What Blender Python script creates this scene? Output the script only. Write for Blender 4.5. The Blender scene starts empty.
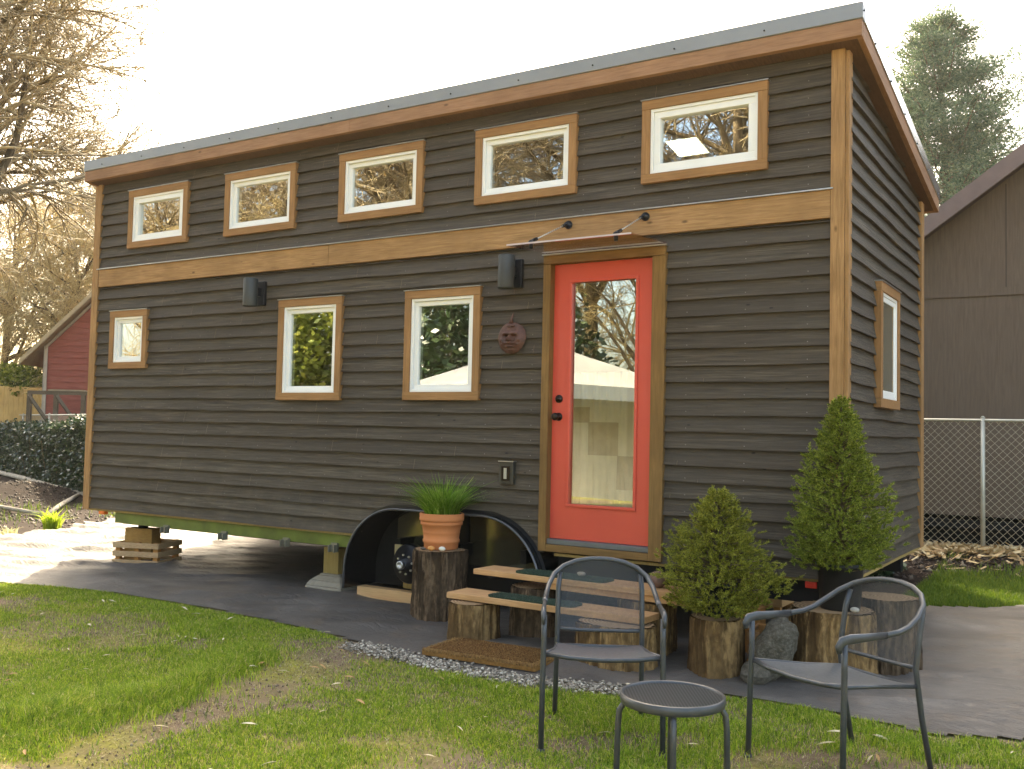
import bpy, math, random
import numpy as np
from mathutils import Vector, Matrix
PI = math.pi
rnd = random.Random(7)
nr = np.random.default_rng(7)
sc = bpy.context.scene
COL = sc.collection
H = 0.54                      # bottom edge of the siding above the ground

# ------------------------------------------------------------------ camera
f_px = 976.87
def Rm(rx, ro, rz):
    Rz = Matrix.Rotation(rz, 3, 'Z'); Rx = Matrix.Rotation(rx, 3, 'X'); Ro = Matrix.Rotation(ro, 3, 'Z')
    return Rz @ Rx @ Ro
cam_d = bpy.data.cameras.new('camera'); cam = bpy.data.objects.new('camera', cam_d); COL.objects.link(cam)
M = Rm(1.6187, 0.0222, 0.5591)
cam.matrix_world = Matrix.Translation((1.4612, -6.2342, 0.8741 + H)) @ M.to_4x4()
cam_d.sensor_width = 36.0; cam_d.lens = 36.0 * f_px / 1024.0
cam_d.clip_start = 0.05; cam_d.clip_end = 600
sc.camera = cam
CU = Vector((math.cos(.5591), math.sin(.5591), 0))      # a level direction used to lay out the far sheds
CF = Vector((-math.sin(.5591), math.cos(.5591), 0))

# ------------------------------------------------------------------ world, sun
SUN_EL = 42.0
ldir = Vector((0.58, -0.81, 0)).normalized() * math.cos(math.radians(SUN_EL)); ldir.z = -math.sin(math.radians(SUN_EL))
w = bpy.data.worlds.new('World'); sc.world = w; w.use_nodes = True
nt = w.node_tree; bg = nt.nodes['Background']
sky = nt.nodes.new('ShaderNodeTexSky'); sky.sky_type = 'NISHITA'; sky.sun_disc = False
sky.sun_elevation = math.radians(SUN_EL)
tosun = -ldir
sky.sun_rotation = math.atan2(tosun.x, tosun.y)
sky.air_density = 1.0; sky.dust_density = 5.0; sky.ozone_density = 0.6
nt.links.new(sky.outputs[0], bg.inputs[0]); bg.inputs[1].default_value = 0.15
sd = bpy.data.lights.new('sun', 'SUN'); sd.energy = 2.3; sd.angle = math.radians(0.7); sd.color = (1, .93, .82)
so = bpy.data.objects.new('sun', sd); COL.objects.link(so)
so.rotation_euler = ldir.to_track_quat('-Z', 'Y').to_euler(); so.location = (0, 0, 30)
vs = sc.view_settings
vs.view_transform = 'Standard'; vs.look = 'None'; vs.gamma = 1.0; vs.use_curve_mapping = False
vs.exposure = 2.6
try:
    vs.use_white_balance = True; vs.white_balance_temperature = 7750; vs.white_balance_tint = 5
except Exception: pass
sc.cycles.max_bounces = 8; sc.cycles.transparent_max_bounces = 16
sc.cycles.use_denoising = True
sc.cycles.sample_clamp_indirect = 8

# ------------------------------------------------------------------ materials
class NM:
    def __init__(s, name):
        s.m = bpy.data.materials.new(name); s.m.use_nodes = True; s.t = s.m.node_tree; s.n = s.t.nodes
        s.b = s.n['Principled BSDF']; s.out = s.n['Material Output']; s.tc = s.n.new('ShaderNodeTexCoord')
    def mapping(s, scale, coord='Object', rot=(0, 0, 0)):
        mp = s.n.new('ShaderNodeMapping'); mp.inputs['Scale'].default_value = scale; mp.inputs['Rotation'].default_value = rot
        s.t.links.new(s.tc.outputs[coord], mp.inputs[0]); return mp.outputs[0]
    def noise(s, scale=(1, 1, 1), sc_=5, detail=4, rough=.55, dist=0.0, coord='Object'):
        n = s.n.new('ShaderNodeTexNoise'); n.inputs['Scale'].default_value = sc_; n.inputs['Detail'].default_value = detail
        n.inputs['Roughness'].default_value = rough; n.inputs['Distortion'].default_value = dist
        s.t.links.new(s.mapping(scale, coord), n.inputs['Vector']); return n.outputs[0]
    def ramp(s, inp, stops):
        r = s.n.new('ShaderNodeValToRGB'); e = r.color_ramp.elements
        while len(e) < len(stops): e.new(.5)
        for k, (p, c) in enumerate(stops):
            e[k].position = p; e[k].color = (*c, 1) if len(c) == 3 else c
        s.t.links.new(inp, r.inputs[0]); return r.outputs[0]
    def mix(s, fac, a, b, mode='MIX'):
        m = s.n.new('ShaderNodeMix'); m.data_type = 'RGBA'; m.blend_type = mode
        for i, v in ((0, fac), (6, a), (7, b)):
            if isinstance(v, (int, float)): m.inputs[i].default_value = v
            elif isinstance(v, tuple): m.inputs[i].default_value = (*v, 1)
            else: s.t.links.new(v, m.inputs[i])
        return m.outputs[2]
    def math(s, op, a, b=0.0):
        m = s.n.new('ShaderNodeMath'); m.operation = op
        for i, v in ((0, a), (1, b)):
            if isinstance(v, (int, float)): m.inputs[i].default_value = v
            else: s.t.links.new(v, m.inputs[i])
        return m.outputs[0]
    def col(s, c):
        if isinstance(c, tuple): s.b.inputs['Base Color'].default_value = (*c, 1)
        else: s.t.links.new(c, s.b.inputs['Base Color'])
        return s
    def set(s, rough=.6, spec=.5, metal=0):
        s.b.inputs['Roughness'].default_value = rough; s.b.inputs['Specular IOR Level'].default_value = spec
        s.b.inputs['Metallic'].default_value = metal; return s
    def bump(s, h, strength=.3, dist=.01):
        b = s.n.new('ShaderNodeBump'); b.inputs['Strength'].default_value = strength; b.inputs['Distance'].default_value = dist
        s.t.links.new(h, b.inputs['Height']); s.t.links.new(b.outputs[0], s.b.inputs['Normal']); return s
    def island(s):
        g = s.n.new('ShaderNodeNewGeometry'); return g.outputs['Random Per Island']
    def translucent(s, colr, amount=.4):
        tr = s.n.new('ShaderNodeBsdfTranslucent'); mx = s.n.new('ShaderNodeMixShader'); mx.inputs[0].default_value = amount
        if isinstance(colr, tuple): tr.inputs[0].default_value = (*colr, 1)
        else: s.t.links.new(colr, tr.inputs[0])
        s.t.links.new(s.b.outputs[0], mx.inputs[1]); s.t.links.new(tr.outputs[0], mx.inputs[2])
        s.t.links.new(mx.outputs[0], s.out.inputs[0]); return s

def wood(name, c0, c1, scale=(1.2, 1.2, 1.2), axis=0, rough=.7, bump=.25, knots=True):
    m = NM(name); sc3 = [14, 14, 14]; sc3[axis] = .9
    g = m.noise(tuple(sc3), 5, 6, .65, .4)
    big = m.noise((1, 1, 1), 2.2, 3)
    c = m.ramp(g, [(.3, c0), (.7, c1)])
    c = m.mix(m.ramp(big, [(.35, (0, 0, 0)), (.75, (.55, .55, .55))]), c, tuple(x * .7 for x in c0))
    if knots:
        v = m.n.new('ShaderNodeTexVoronoi'); v.inputs['Scale'].default_value = 3.0
        ks = [2.2, 2.2, 2.2]; ks[axis] = 1.0
        m.t.links.new(m.mapping(tuple(ks)), v.inputs['Vector'])
        c = m.mix(m.ramp(v.outputs['Distance'], [(.03, (.8, .8, .8)), (.09, (0, 0, 0))]), c, tuple(x * .35 for x in c0))
    m.col(c).set(rough, .3).bump(g, bump, .004); return m.m

def siding_mat():
    m = NM('dark_stained_siding')
    sep = m.n.new('ShaderNodeSeparateXYZ'); m.t.links.new(m.tc.outputs['Object'], sep.inputs[0])
    row = m.math('FLOOR', m.math('DIVIDE', m.math('SUBTRACT', sep.outputs[2], H - .003), .112))
    wn = m.n.new('ShaderNodeTexWhiteNoise'); wn.noise_dimensions = '1D'; m.t.links.new(row, wn.inputs['W'])
    # grain runs along the board and shifts from board to board
    cmb = m.n.new('ShaderNodeCombineXYZ')
    m.t.links.new(m.math('ADD', m.math('MULTIPLY', sep.outputs[0], 1.6), m.math('MULTIPLY', row, 7.3)), cmb.inputs[0])
    m.t.links.new(m.math('MULTIPLY', sep.outputs[1], 1.6), cmb.inputs[1])
    m.t.links.new(m.math('MULTIPLY', sep.outputs[2], 45.0), cmb.inputs[2])
    n = m.n.new('ShaderNodeTexNoise'); n.inputs['Scale'].default_value = 1.6; n.inputs['Detail'].default_value = 7; n.inputs['Roughness'].default_value = .68; n.inputs['Distortion'].default_value = .5
    m.t.links.new(cmb.outputs[0], n.inputs['Vector'])
    c = m.ramp(n.outputs[0], [(.30, (.027, .019, .012)), (.50, (.070, .053, .035)), (.70, (.16, .128, .088))])
    c = m.mix(m.math('MULTIPLY', wn.outputs[0], .62), c, (.046, .034, .024))
    wn2 = m.n.new('ShaderNodeTexWhiteNoise'); wn2.noise_dimensions = '2D'; cm2 = m.n.new('ShaderNodeCombineXYZ')
    m.t.links.new(row, cm2.inputs[0]); m.t.links.new(m.math('FLOOR', m.math('ADD', m.math('MULTIPLY', sep.outputs[0], .42), m.math('MULTIPLY', row, .37))), cm2.inputs[1]); m.t.links.new(cm2.outputs[0], wn2.inputs['Vector'])
    c = m.mix(m.math('MULTIPLY', wn2.outputs[0], .26), c, (.105, .080, .056))
    blot = m.noise((1, 1, 2.5), 1.3, 4)
    c = m.mix(m.ramp(blot, [(.4, (0, 0, 0)), (.7, (.30, .30, .30))]), c, (.080, .068, .054))
    spl = m.ramp(m.noise((2, 2, 1.5), 2.6, 6, .7), [(.45, (0, 0, 0)), (.7, (.5, .5, .5))])
    low = m.math('MULTIPLY', m.math('SUBTRACT', 1.25, sep.outputs[2]), 1.1); low.node.use_clamp = True
    c = m.mix(m.math('MULTIPLY', spl, low), c, (.15, .115, .075))
    # small knots and nail heads
    v = m.n.new('ShaderNodeTexVoronoi'); v.inputs['Scale'].default_value = 4.6; m.t.links.new(m.mapping((.8, .8, 2)), v.inputs['Vector'])
    c = m.mix(m.ramp(v.outputs['Distance'], [(.035, (.9, .9, .9)), (.07, (0, 0, 0))]), c, (.014, .010, .008))
    # galvanised nail heads: one per board every 0.4 m, just above the lower edge
    fx = m.math('ABSOLUTE', m.math('SUBTRACT', m.math('FRACT', m.math('DIVIDE', m.math('ADD', sep.outputs[0], sep.outputs[1]), .405)), .5))
    fz = m.math('ABSOLUTE', m.math('SUBTRACT', m.math('FRACT', m.math('DIVIDE', m.math('SUBTRACT', sep.outputs[2], H), .112)), .24))
    nail = m.math('MULTIPLY', m.math('LESS_THAN', fx, .0085), m.math('LESS_THAN', fz, .030))
    c = m.mix(m.math('MULTIPLY', nail, .75), c, (.24, .21, .18))
    m.col(c).set(.66, .3).bump(n.outputs[0], .9, .010); return m.m

def plain(name, c, rough=.5, spec=.5, metal=0, var=.12, bump=0, sc_=6):
    m = NM(name); n = m.noise((1, 1, 1), sc_, 5)
    a = tuple(x * (1 - var) for x in c); b = tuple(min(1, x * (1 + var)) for x in c)
    m.col(m.ramp(n, [(.3, a), (.7, b)])).set(rough, spec, metal)
    if bump: m.bump(n, bump, .01)
    return m.m

MS = siding_mat()
CED = dict(c0=(.24, .125, .045), c1=(.48, .27, .115))
M_trimx = wood('cedar_trim_x', axis=0, **CED); M_trimy = wood('cedar_trim_y', axis=1, **CED); M_trimz = wood('cedar_trim_z', axis=2, **CED)
M_wtrim = wood('window_cedar', (.25, .125, .045), (.40, .21, .085), axis=0, knots=False)
M_wtrimz = wood('window_cedar_z', (.25, .125, .045), (.40, .21, .085), axis=2, knots=False)
M_dtrim = wood('door_cedar', (.16, .085, .025), (.28, .155, .05), axis=2, knots=False)
M_dtrimx = wood('door_cedar_x', (.16, .085, .025), (.28, .155, .05), axis=0, knots=False)
M_fascia = wood('fascia_wood', (.24, .125, .065), (.42, .23, .13), axis=0)
M_fasciay = wood('fascia_wood_y', (.24, .125, .065), (.42, .23, .13), axis=1)
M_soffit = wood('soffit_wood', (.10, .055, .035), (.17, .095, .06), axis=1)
M_plank = wood('step_plank', (.42, .22, .09), (.62, .36, .17), axis=0, rough=.75)
M_beam = wood('new_lumber', (.55, .30, .13), (.72, .45, .22), axis=0, rough=.75)
M_crate = wood('crate_wood', (.42, .26, .13), (.62, .42, .24), axis=0, rough=.8)
M_block = wood('treated_block', (.30, .20, .06), (.42, .30, .11), axis=2, rough=.8)
M_carton = plain('carton_brown', (.40, .19, .06), .8, .2)
M_white = plain('white_vinyl', (.80, .79, .75), .35, .5, var=.03)
M_red = plain('red_door_paint', (.62, .078, .048), .33, .5, var=.05, sc_=2)
M_metal_roof = plain('grey_roof_metal', (.25, .265, .285), .38, .5, .15, var=.08, sc_=2)
M_black = plain('black_metal', (.018, .018, .02), .35, .5, .4)
M_lamp = plain('dark_grey_lamp', (.05, .052, .05), .5, .4, .1)
M_hard = plain('bronze_hardware', (.03, .022, .018), .35, .5, .8)
M_steel = plain('steel', (.45, .45, .45), .35, .5, .9)
M_galv = plain('dull_galvanised', (.22, .20, .15), .6, .5, .5)
M_alu = plain('grey_aluminium', (.16, .18, .22), .35, .5, .7)
M_green = plain('green_frame_paint', (.12, .15, .025), .55, .4, var=.3)
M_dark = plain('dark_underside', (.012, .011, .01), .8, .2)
M_olive = plain('polished_wheel_well', (.16, .14, .09), .18, .6, .75, var=.08)
M_fender = plain('black_fender', (.012, .012, .012), .18, .6, .2)
M_conc = plain('concrete', (.30, .26, .20), .9, .2, bump=.4, sc_=25)
g_ = NM('speckled_granite'); _a = g_.noise((1, 1, 1), 55, 5, .7); _b = g_.noise((1, 1, 1), 7, 5, .7)
g_.col(g_.mix(g_.ramp(_b, [(.35, (0, 0, 0)), (.7, (.7, .7, .7))]), g_.ramp(_a, [(.36, (.06, .052, .042)), (.5, (.10, .088, .070)), (.66, (.18, .16, .13))]), (.075, .06, .04))).set(.9, .2).bump(_b, .9, .03); M_rock = g_.m
M_terra = plain('terracotta', (.56, .20, .075), .75, .25, var=.10, sc_=4)
M_clay = plain('dark_clay', (.095, .040, .028), .55, .4, var=.45, bump=.3, sc_=30)
M_blackpot = plain('black_plastic', (.012, .012, .012), .45, .4)
M_soil = plain('potting_soil', (.03, .02, .012), .95, .1, bump=.5, sc_=30)
M_int = plain('interior_panel', (.30, .24, .15), .7, .3, var=.15)
M_intdark = plain('interior_dark', (.05, .045, .035), .8, .2)
M_cable = plain('cable', (.55, .5, .42), .4, .5, .3)
M_red_l = plain('red_marker_lens', (.75, .04, .03), .25, .6)
M_orange_l = plain('amber_marker_lens', (.85, .18, .03), .25, .6)
M_chair = plain('charcoal_powder_coat', (.055, .058, .062), .38, .5, .25, var=.15, sc_=20)

def glass_mat(name, lo, hi, tint=(1, 1, 1), rough=0.0):
    m = NM(name); m.n.remove(m.b)
    gl = m.n.new('ShaderNodeBsdfGlossy'); gl.inputs['Color'].default_value = (*tint, 1); gl.inputs['Roughness'].default_value = rough
    tr = m.n.new('ShaderNodeBsdfTransparent'); tr.inputs[0].default_value = (.80, .84, .78, 1)
    lw = m.n.new('ShaderNodeLayerWeight'); lw.inputs[0].default_value = .35
    mr = m.n.new('ShaderNodeMapRange'); mr.inputs[3].default_value = lo; mr.inputs[4].default_value = hi
    m.t.links.new(lw.outputs['Facing'], mr.inputs[0])
    n = m.noise((1, 1, 1), 1.1, 1); bp = m.n.new('ShaderNodeBump'); bp.inputs['Strength'].default_value = .05; bp.inputs['Distance'].default_value = .02
    m.t.links.new(n, bp.inputs['Height']); m.t.links.new(bp.outputs[0], gl.inputs['Normal'])
    mx = m.n.new('ShaderNodeMixShader'); m.t.links.new(mr.outputs[0], mx.inputs[0])
    m.t.links.new(tr.outputs[0], mx.inputs[1]); m.t.links.new(gl.outputs[0], mx.inputs[2]); m.t.links.new(mx.outputs[0], m.out.inputs[0])
    return m.m
M_glass = glass_mat('window_glass', .46, .85, (.95, .98, .97))
M_acryl = glass_mat('clear_acrylic', .10, .8)
for nd in M_acryl.node_tree.nodes:
    if nd.type == 'BSDF_TRANSPARENT': nd.inputs[0].default_value = (.90, .72, .70, 1)

def mesh_screen(name, c, dens):
    m = NM(name); m.col(c).set(.45, .5, .2)
    tr = m.n.new('ShaderNodeBsdfTransparent'); mx = m.n.new('ShaderNodeMixShader')
    n = m.noise((1, 1, 1), 60, 2); fac = m.ramp(n, [(.3, (dens - .06,) * 3), (.7, (dens + .06,) * 3)])
    m.t.links.new(fac, mx.inputs[0]); m.t.links.new(tr.outputs[0], mx.inputs[1]); m.t.links.new(m.b.outputs[0], mx.inputs[2])
    m.t.links.new(mx.outputs[0], m.out.inputs[0]); return m.m
M_screen = mesh_screen('woven_steel_screen', (.11, .115, .12), .86)
M_screen_back = mesh_screen('woven_back_screen', (.07, .072, .075), .40)

def bark(name, c0, c1, s=9):
    m = NM(name); n = m.noise((1, 1, .13), s*1.7, 8, .72, 1.0); n2 = m.noise((1, 1, .5), 3, 3); n3 = m.noise((1, 1, .6), 30, 4)
    c = m.ramp(n, [(.40, tuple(x*.6 for x in c0)), (.50, c0), (.58, c1)])
    c = m.mix(m.ramp(n2, [(.4, (0, 0, 0)), (.8, (.6, .6, .6))]), c, tuple(x * 1.4 for x in c1))
    c = m.mix(m.ramp(n3, [(.35, (.6, .6, .6)), (.6, (0, 0, 0))]), c, tuple(x*.8 for x in c0))
    m.col(c).set(.92, .15).bump(n, 1.0, .05); return m.m
M_bark = bark('rough_bark', (.045, .028, .016), (.20, .13, .078))
M_bark2 = bark('weathered_bare_wood', (.085, .045, .018), (.36, .22, .095), 7)
M_bark3 = bark('tree_bark', (.10, .075, .045), (.30, .23, .14), 4)
def cut_top(name, c0, c1):
    m = NM(name); wv = m.n.new('ShaderNodeTexWave'); wv.wave_type = 'RINGS'; wv.rings_direction = 'Z'
    wv.inputs['Scale'].default_value = 14; wv.inputs['Distortion'].default_value = 3
    m.t.links.new(m.mapping((1, 1, 0)), wv.inputs['Vector'])
    m.col(m.ramp(wv.outputs['Fac'], [(.2, c0), (.8, c1)])).set(.85, .2); return m.m
M_cut = cut_top('sawn_log_end', (.20, .12, .06), (.34, .22, .12))

def leafmat(name, stops, trans=.35, big=.0, rough=.6, spec=.3):
    m = NM(name); c = m.ramp(m.island(), stops)
    if big:
        n = m.noise((1, 1, 1), big, 2); c = m.mix(m.ramp(n, [(.35, (0, 0, 0)), (.7, (.6, .6, .6))]), c, tuple(x * .55 for x in stops[0][1]))
    m.col(c).set(rough, spec).translucent(c, trans); return m.m
M_twig = leafmat('golden_twigs', [(0, (.36, .27, .12)), (.6, (.64, .51, .25)), (1, (.76, .66, .38))], .42)
M_twig2 = leafmat('brown_twigs', [(0, (.22, .17, .10)), (1, (.58, .47, .28))], .3)
M_spruce = leafmat('spruce_needles', [(0, (.075, .085, .012)), (.5, (.22, .235, .026)), (.82, (.42, .40, .045)), (1, (.60, .55, .12))], .30)
M_spruce2 = leafmat('fresh_spruce_needles', [(0, (.06, .085, .014)), (.5, (.18, .235, .026)), (.82, (.35, .39, .045)), (1, (.55, .55, .12))], .30)
M_pine = leafmat('pine_needles', [(0, (.055, .10, .050)), (.6, (.12, .18, .09)), (1, (.24, .28, .13))], .35)
M_ivy = leafmat('ivy_leaves', [(0, (.012, .026, .010)), (.7, (.03, .06, .02)), (1, (.08, .12, .04))], .15, rough=.3, spec=.6)
M_bush = leafmat('yellow_green_leaves', [(0, (.06, .09, .01)), (.6, (.20, .24, .03)), (1, (.40, .40, .08))], .4)
M_pgrass = leafmat('potted_grass', [(0, (.08, .17, .012)), (.7, (.20, .36, .03)), (1, (.38, .46, .10))], .45)
M_blade = leafmat('lawn_blades', [(0, (.07, .13, .012)), (.45, (.23, .36, .026)), (.82, (.44, .53, .045)), (.92, (.56, .50, .12)), (1, (.68, .56, .28))], .5)
M_blade2 = leafmat('shaded_blades', [(0, (.07, .12, .012)), (.6, (.13, .20, .018)), (1, (.24, .28, .03))], .35)  # darker copy of the lawn blades, side-yard shade put into the green
M_litter = leafmat('dry_leaf', [(0, (.45, .30, .13)), (.5, (.62, .50, .30)), (1, (.70, .62, .45))], .2)
M_chips = leafmat('wood_chips', [(0, (.30, .18, .08)), (.5, (.55, .38, .18)), (1, (.70, .55, .32))], .1)
M_gravel = plain('gravel', (.3, .3, .3), .8, .3)
g_ = NM('mixed_gravel'); g_.col(g_.ramp(g_.island(), [(0, (.07, .058, .043)), (.4, (.19, .16, .125)), (.8, (.36, .31, .24)), (1, (.60, .54, .44))])).set(.75, .3); M_gravel = g_.m

# ------------------------------------------------------------------ mesh builder
ORG = {}
class MB:
    def __init__(s): s.v = []; s.f = []; s.sm = []
    def quad(s, a, b, c, d, sm=False):
        k = len(s.v); s.v += [tuple(a), tuple(b), tuple(c), tuple(d)]; s.f.append((k, k+1, k+2, k+3)); s.sm.append(sm)
    def tri(s, a, b, c, sm=False):
        k = len(s.v); s.v += [tuple(a), tuple(b), tuple(c)]; s.f.append((k, k+1, k+2)); s.sm.append(sm)
    def box(s, x0, x1, y0, y1, z0, z1, mat=None):
        k = len(s.v)
        P = [(x0,y0,z0),(x1,y0,z0),(x1,y1,z0),(x0,y1,z0),(x0,y0,z1),(x1,y0,z1),(x1,y1,z1),(x0,y1,z1)]
        if mat is not None: P = [tuple(mat @ Vector(p)) for p in P]
        s.v += P
        for q in ((0,3,2,1),(4,5,6,7),(0,1,5,4),(1,2,6,5),(2,3,7,6),(3,0,4,7)): s.f.append(tuple(k+i for i in q)); s.sm.append(False)
        return s
    def prism(s, pts0, pts1, sm=False):
        """two matching closed loops joined, capped"""
        k = len(s.v); n = len(pts0); s.v += [tuple(p) for p in pts0] + [tuple(p) for p in pts1]
        s.f.append(tuple(k + i for i in range(n))[::-1]); s.sm.append(False); s.f.append(tuple(k + n + i for i in range(n))); s.sm.append(False)
        for i in range(n):
            j = (i + 1) % n; s.f.append((k+i, k+j, k+n+j, k+n+i)); s.sm.append(sm)
        return s
    def tube(s, pts, r, n=8, sm=True, cap=True, flat=None):
        pts = [Vector(p) for p in pts]; m = len(pts)
        if isinstance(r, (int, float)): r = [r] * m
        k = len(s.v); up = None
        for i, p in enumerate(pts):
            t = (pts[min(i+1, m-1)] - pts[max(i-1, 0)])
            if t.length < 1e-9: t = Vector((0, 0, 1))
            t.normalize()
            if up is None:
                a = Vector((0, 0, 1)) if abs(t.z) < .9 else Vector((1, 0, 0)); up = (a - t * a.dot(t)).normalized()
            else:
                up = up - t * up.dot(t)
                up = up.normalized() if up.length > 1e-6 else t.orthogonal().normalized()
            q = t.cross(up)
            for j in range(n):
                an = 2 * PI * j / n; a, b = math.cos(an), math.sin(an)
                if flat: a *= flat[0]; b *= flat[1]
                s.v.append(tuple(p + (up * a + q * b) * r[i]))
        for i in range(m - 1):
            for j in range(n):
                j2 = (j + 1) % n; s.f.append((k+i*n+j, k+i*n+j2, k+(i+1)*n+j2, k+(i+1)*n+j)); s.sm.append(sm)
        if cap and n > 2:
            s.f.append(tuple(k + j for j in range(n))[::-1]); s.sm.append(False)
            s.f.append(tuple(k + (m-1)*n + j for j in range(n))); s.sm.append(False)
        return s
    def lathe(s, prof, c=(0, 0, 0), n=32, sm=True, axis='z', wob=None):
        k = len(s.v); m = len(prof)
        for i, (r, z) in enumerate(prof):
            for j in range(n):
                a = 2 * PI * j / n; rr = r * (wob(a, i) if wob else 1)
                p = (rr * math.cos(a), rr * math.sin(a), z)
                if axis == 'y': p = (p[0], z, p[1])
                s.v.append((p[0] + c[0], p[1] + c[1], p[2] + c[2]))
        for i in range(m - 1):
            for j in range(n):
                j2 = (j + 1) % n; s.f.append((k+i*n+j, k+i*n+j2, k+(i+1)*n+j2, k+(i+1)*n+j)); s.sm.append(sm)
        s.f.append(tuple(k + j for j in range(n))[::-1]); s.sm.append(False)
        s.f.append(tuple(k + (m-1)*n + j for j in range(n))); s.sm.append(False)
        return s
    def build(s, name, mat, parent=None, origin=None, bevel=0, mats=None, fm=None):
        org = Vector(origin) if origin is not None else (ORG.get(parent.name, Vector()) if parent else Vector())
        me = bpy.data.meshes.new(name)
        me.from_pydata([(v[0]-org.x, v[1]-org.y, v[2]-org.z) for v in s.v], [], s.f); me.materials.append(mat)
        if mats:
            for q in mats: me.materials.append(q)
            for i, q in enumerate(fm): me.polygons[i].material_index = q
        me.polygons.foreach_set('use_smooth', s.sm); me.update()
        o = bpy.data.objects.new(name, me); COL.objects.link(o)
        if parent: o.parent = parent; ORG[o.name] = org
        else: o.location = org; ORG[o.name] = org
        if bevel:
            b = o.modifiers.new('bevel', 'BEVEL'); b.width = bevel; b.segments = 2; b.limit_method = 'ANGLE'; b.harden_normals = False
        return o
def tag(o, label=None, cat=None, group=None, kind=None):
    if label: o['label'] = label
    if cat: o['category'] = cat
    if group: o['group'] = group
    if kind: o['kind'] = kind
    return o
def thing(name, label, cat, loc=(0, 0, 0), group=None):
    o = bpy.data.objects.new(name, None); COL.objects.link(o); o.location = loc; ORG[o.name] = Vector(loc)
    o.empty_display_size = .2
    return tag(o, label, cat, group)
def np_mesh(name, V, F, mat, parent=None, origin=(0, 0, 0), smooth=False):
    """V (n,3), F (m,k) -> one mesh object"""
    V = np.asarray(V, np.float32) - np.asarray(origin, np.float32); F = np.asarray(F, np.int32)
    me = bpy.data.meshes.new(name); me.vertices.add(len(V)); me.vertices.foreach_set('co', V.ravel())
    k = F.shape[1]; me.loops.add(F.size); me.loops.foreach_set('vertex_index', F.ravel())
    me.polygons.add(len(F)); me.polygons.foreach_set('loop_start', np.arange(0, F.size, k, dtype=np.int32))
    me.polygons.foreach_set('loop_total', np.full(len(F), k, np.int32))
    if smooth: me.polygons.foreach_set('use_smooth', np.ones(len(F), bool))
    me.update(calc_edges=True); me.materials.append(mat)
    o = bpy.data.objects.new(name, me); COL.objects.link(o)
    if parent: o.parent = parent
    else: o.location = origin
    ORG[o.name] = Vector(origin)
    return o
_G = nr.random((256, 256))
def vnoise(x, y, s=1.0, seed=0):
    x = np.asarray(x, float) * s + 37.1 * seed + 500; y = np.asarray(y, float) * s + 11.7 * seed + 500
    i = np.floor(x).astype(int); j = np.floor(y).astype(int); u = x - i; v = y - j
    u = u*u*(3-2*u); v = v*v*(3-2*v)
    g = lambda a, b: _G[a % 256, b % 256]
    return (g(i, j)*(1-u) + g(i+1, j)*u)*(1-v) + (g(i, j+1)*(1-u) + g(i+1, j+1)*u)*v
def fbm(x, y, s=1.0, seed=0, o=4):
    r = 0; a = .5
    for k in range(o): r = r + a * vnoise(x, y, s * 2**k, seed + k); a *= .5
    return r / (1 - .5**o)

def in_poly(x, y, poly):
    x = np.asarray(x); y = np.asarray(y); r = np.zeros(x.shape, bool); n = len(poly)
    for i in range(n):
        x0, y0 = poly[i]; x1, y1 = poly[(i+1) % n]
        c = ((y0 > y) != (y1 > y)) & (x < (x1-x0)*(y-y0)/(y1-y0+1e-12)+x0); r ^= c
    return r
def seg_dist(x, y, line):
    d = np.full(np.shape(x), 1e9)
    for (x0, y0), (x1, y1) in zip(line[:-1], line[1:]):
        L2 = (x1-x0)**2 + (y1-y0)**2; t = np.clip(((x-x0)*(x1-x0)+(y-y0)*(y1-y0))/L2, 0, 1)
        d = np.minimum(d, np.hypot(x-x0-t*(x1-x0), y-y0-t*(y1-y0)))
    return d

# ------------------------------------------------------------------ ground
TARP_FRONT = [(-16, -3.5), (-9.5, -2.3), (-6.82, -1.33), (-5.87, -1.03), (-4.7, -1.0), (-3.94, -1.05), (-3.1, -1.15), (-2.4, -1.33), (-1.4, -1.36), (-.56, -1.0), (.1, -1.0), (.71, -1.1), (1.3, -.8), (3.2, .4), (6, 2.2)]
TARP_BACK = [(6, 5.2), (3, 4.2), (1.6, 3.45), (.75, 3.05), (.03, 2.72), (-.4, 2.75), (-6.9, 2.85), (-8.2, 4.4), (-9.0, 5.0), (-11.3, 3.3), (-9.97, 1.4), (-9.69, .4), (-11, -.2), (-16, -1.4)]
TARP = TARP_FRONT + TARP_BACK
BARE = [(-2.1, -4.2), (-2.36, -3.2), (-2.38, -2.6), (-2.72, -1.7), (-2.6, -1.3)]

def ground_h(x, y):
    h = .26 * np.exp(-(((x + 16.3) / 1.3)**2 + ((y - 4.7) / .7)**2))
    h = h + .17 * np.exp(-(((x - .55) / 1.6)**2 + ((y - 5.7) / .75)**2))
    h = h + .10 / (1 + np.exp(-(y - 6.2) * 3)) * (x > -6)
    far = np.clip((np.hypot(x + 2, y) - 3.2) / 3, 0, 1)
    return h + far * .035 * (fbm(x, y, .8, 3) - .5)

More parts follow.
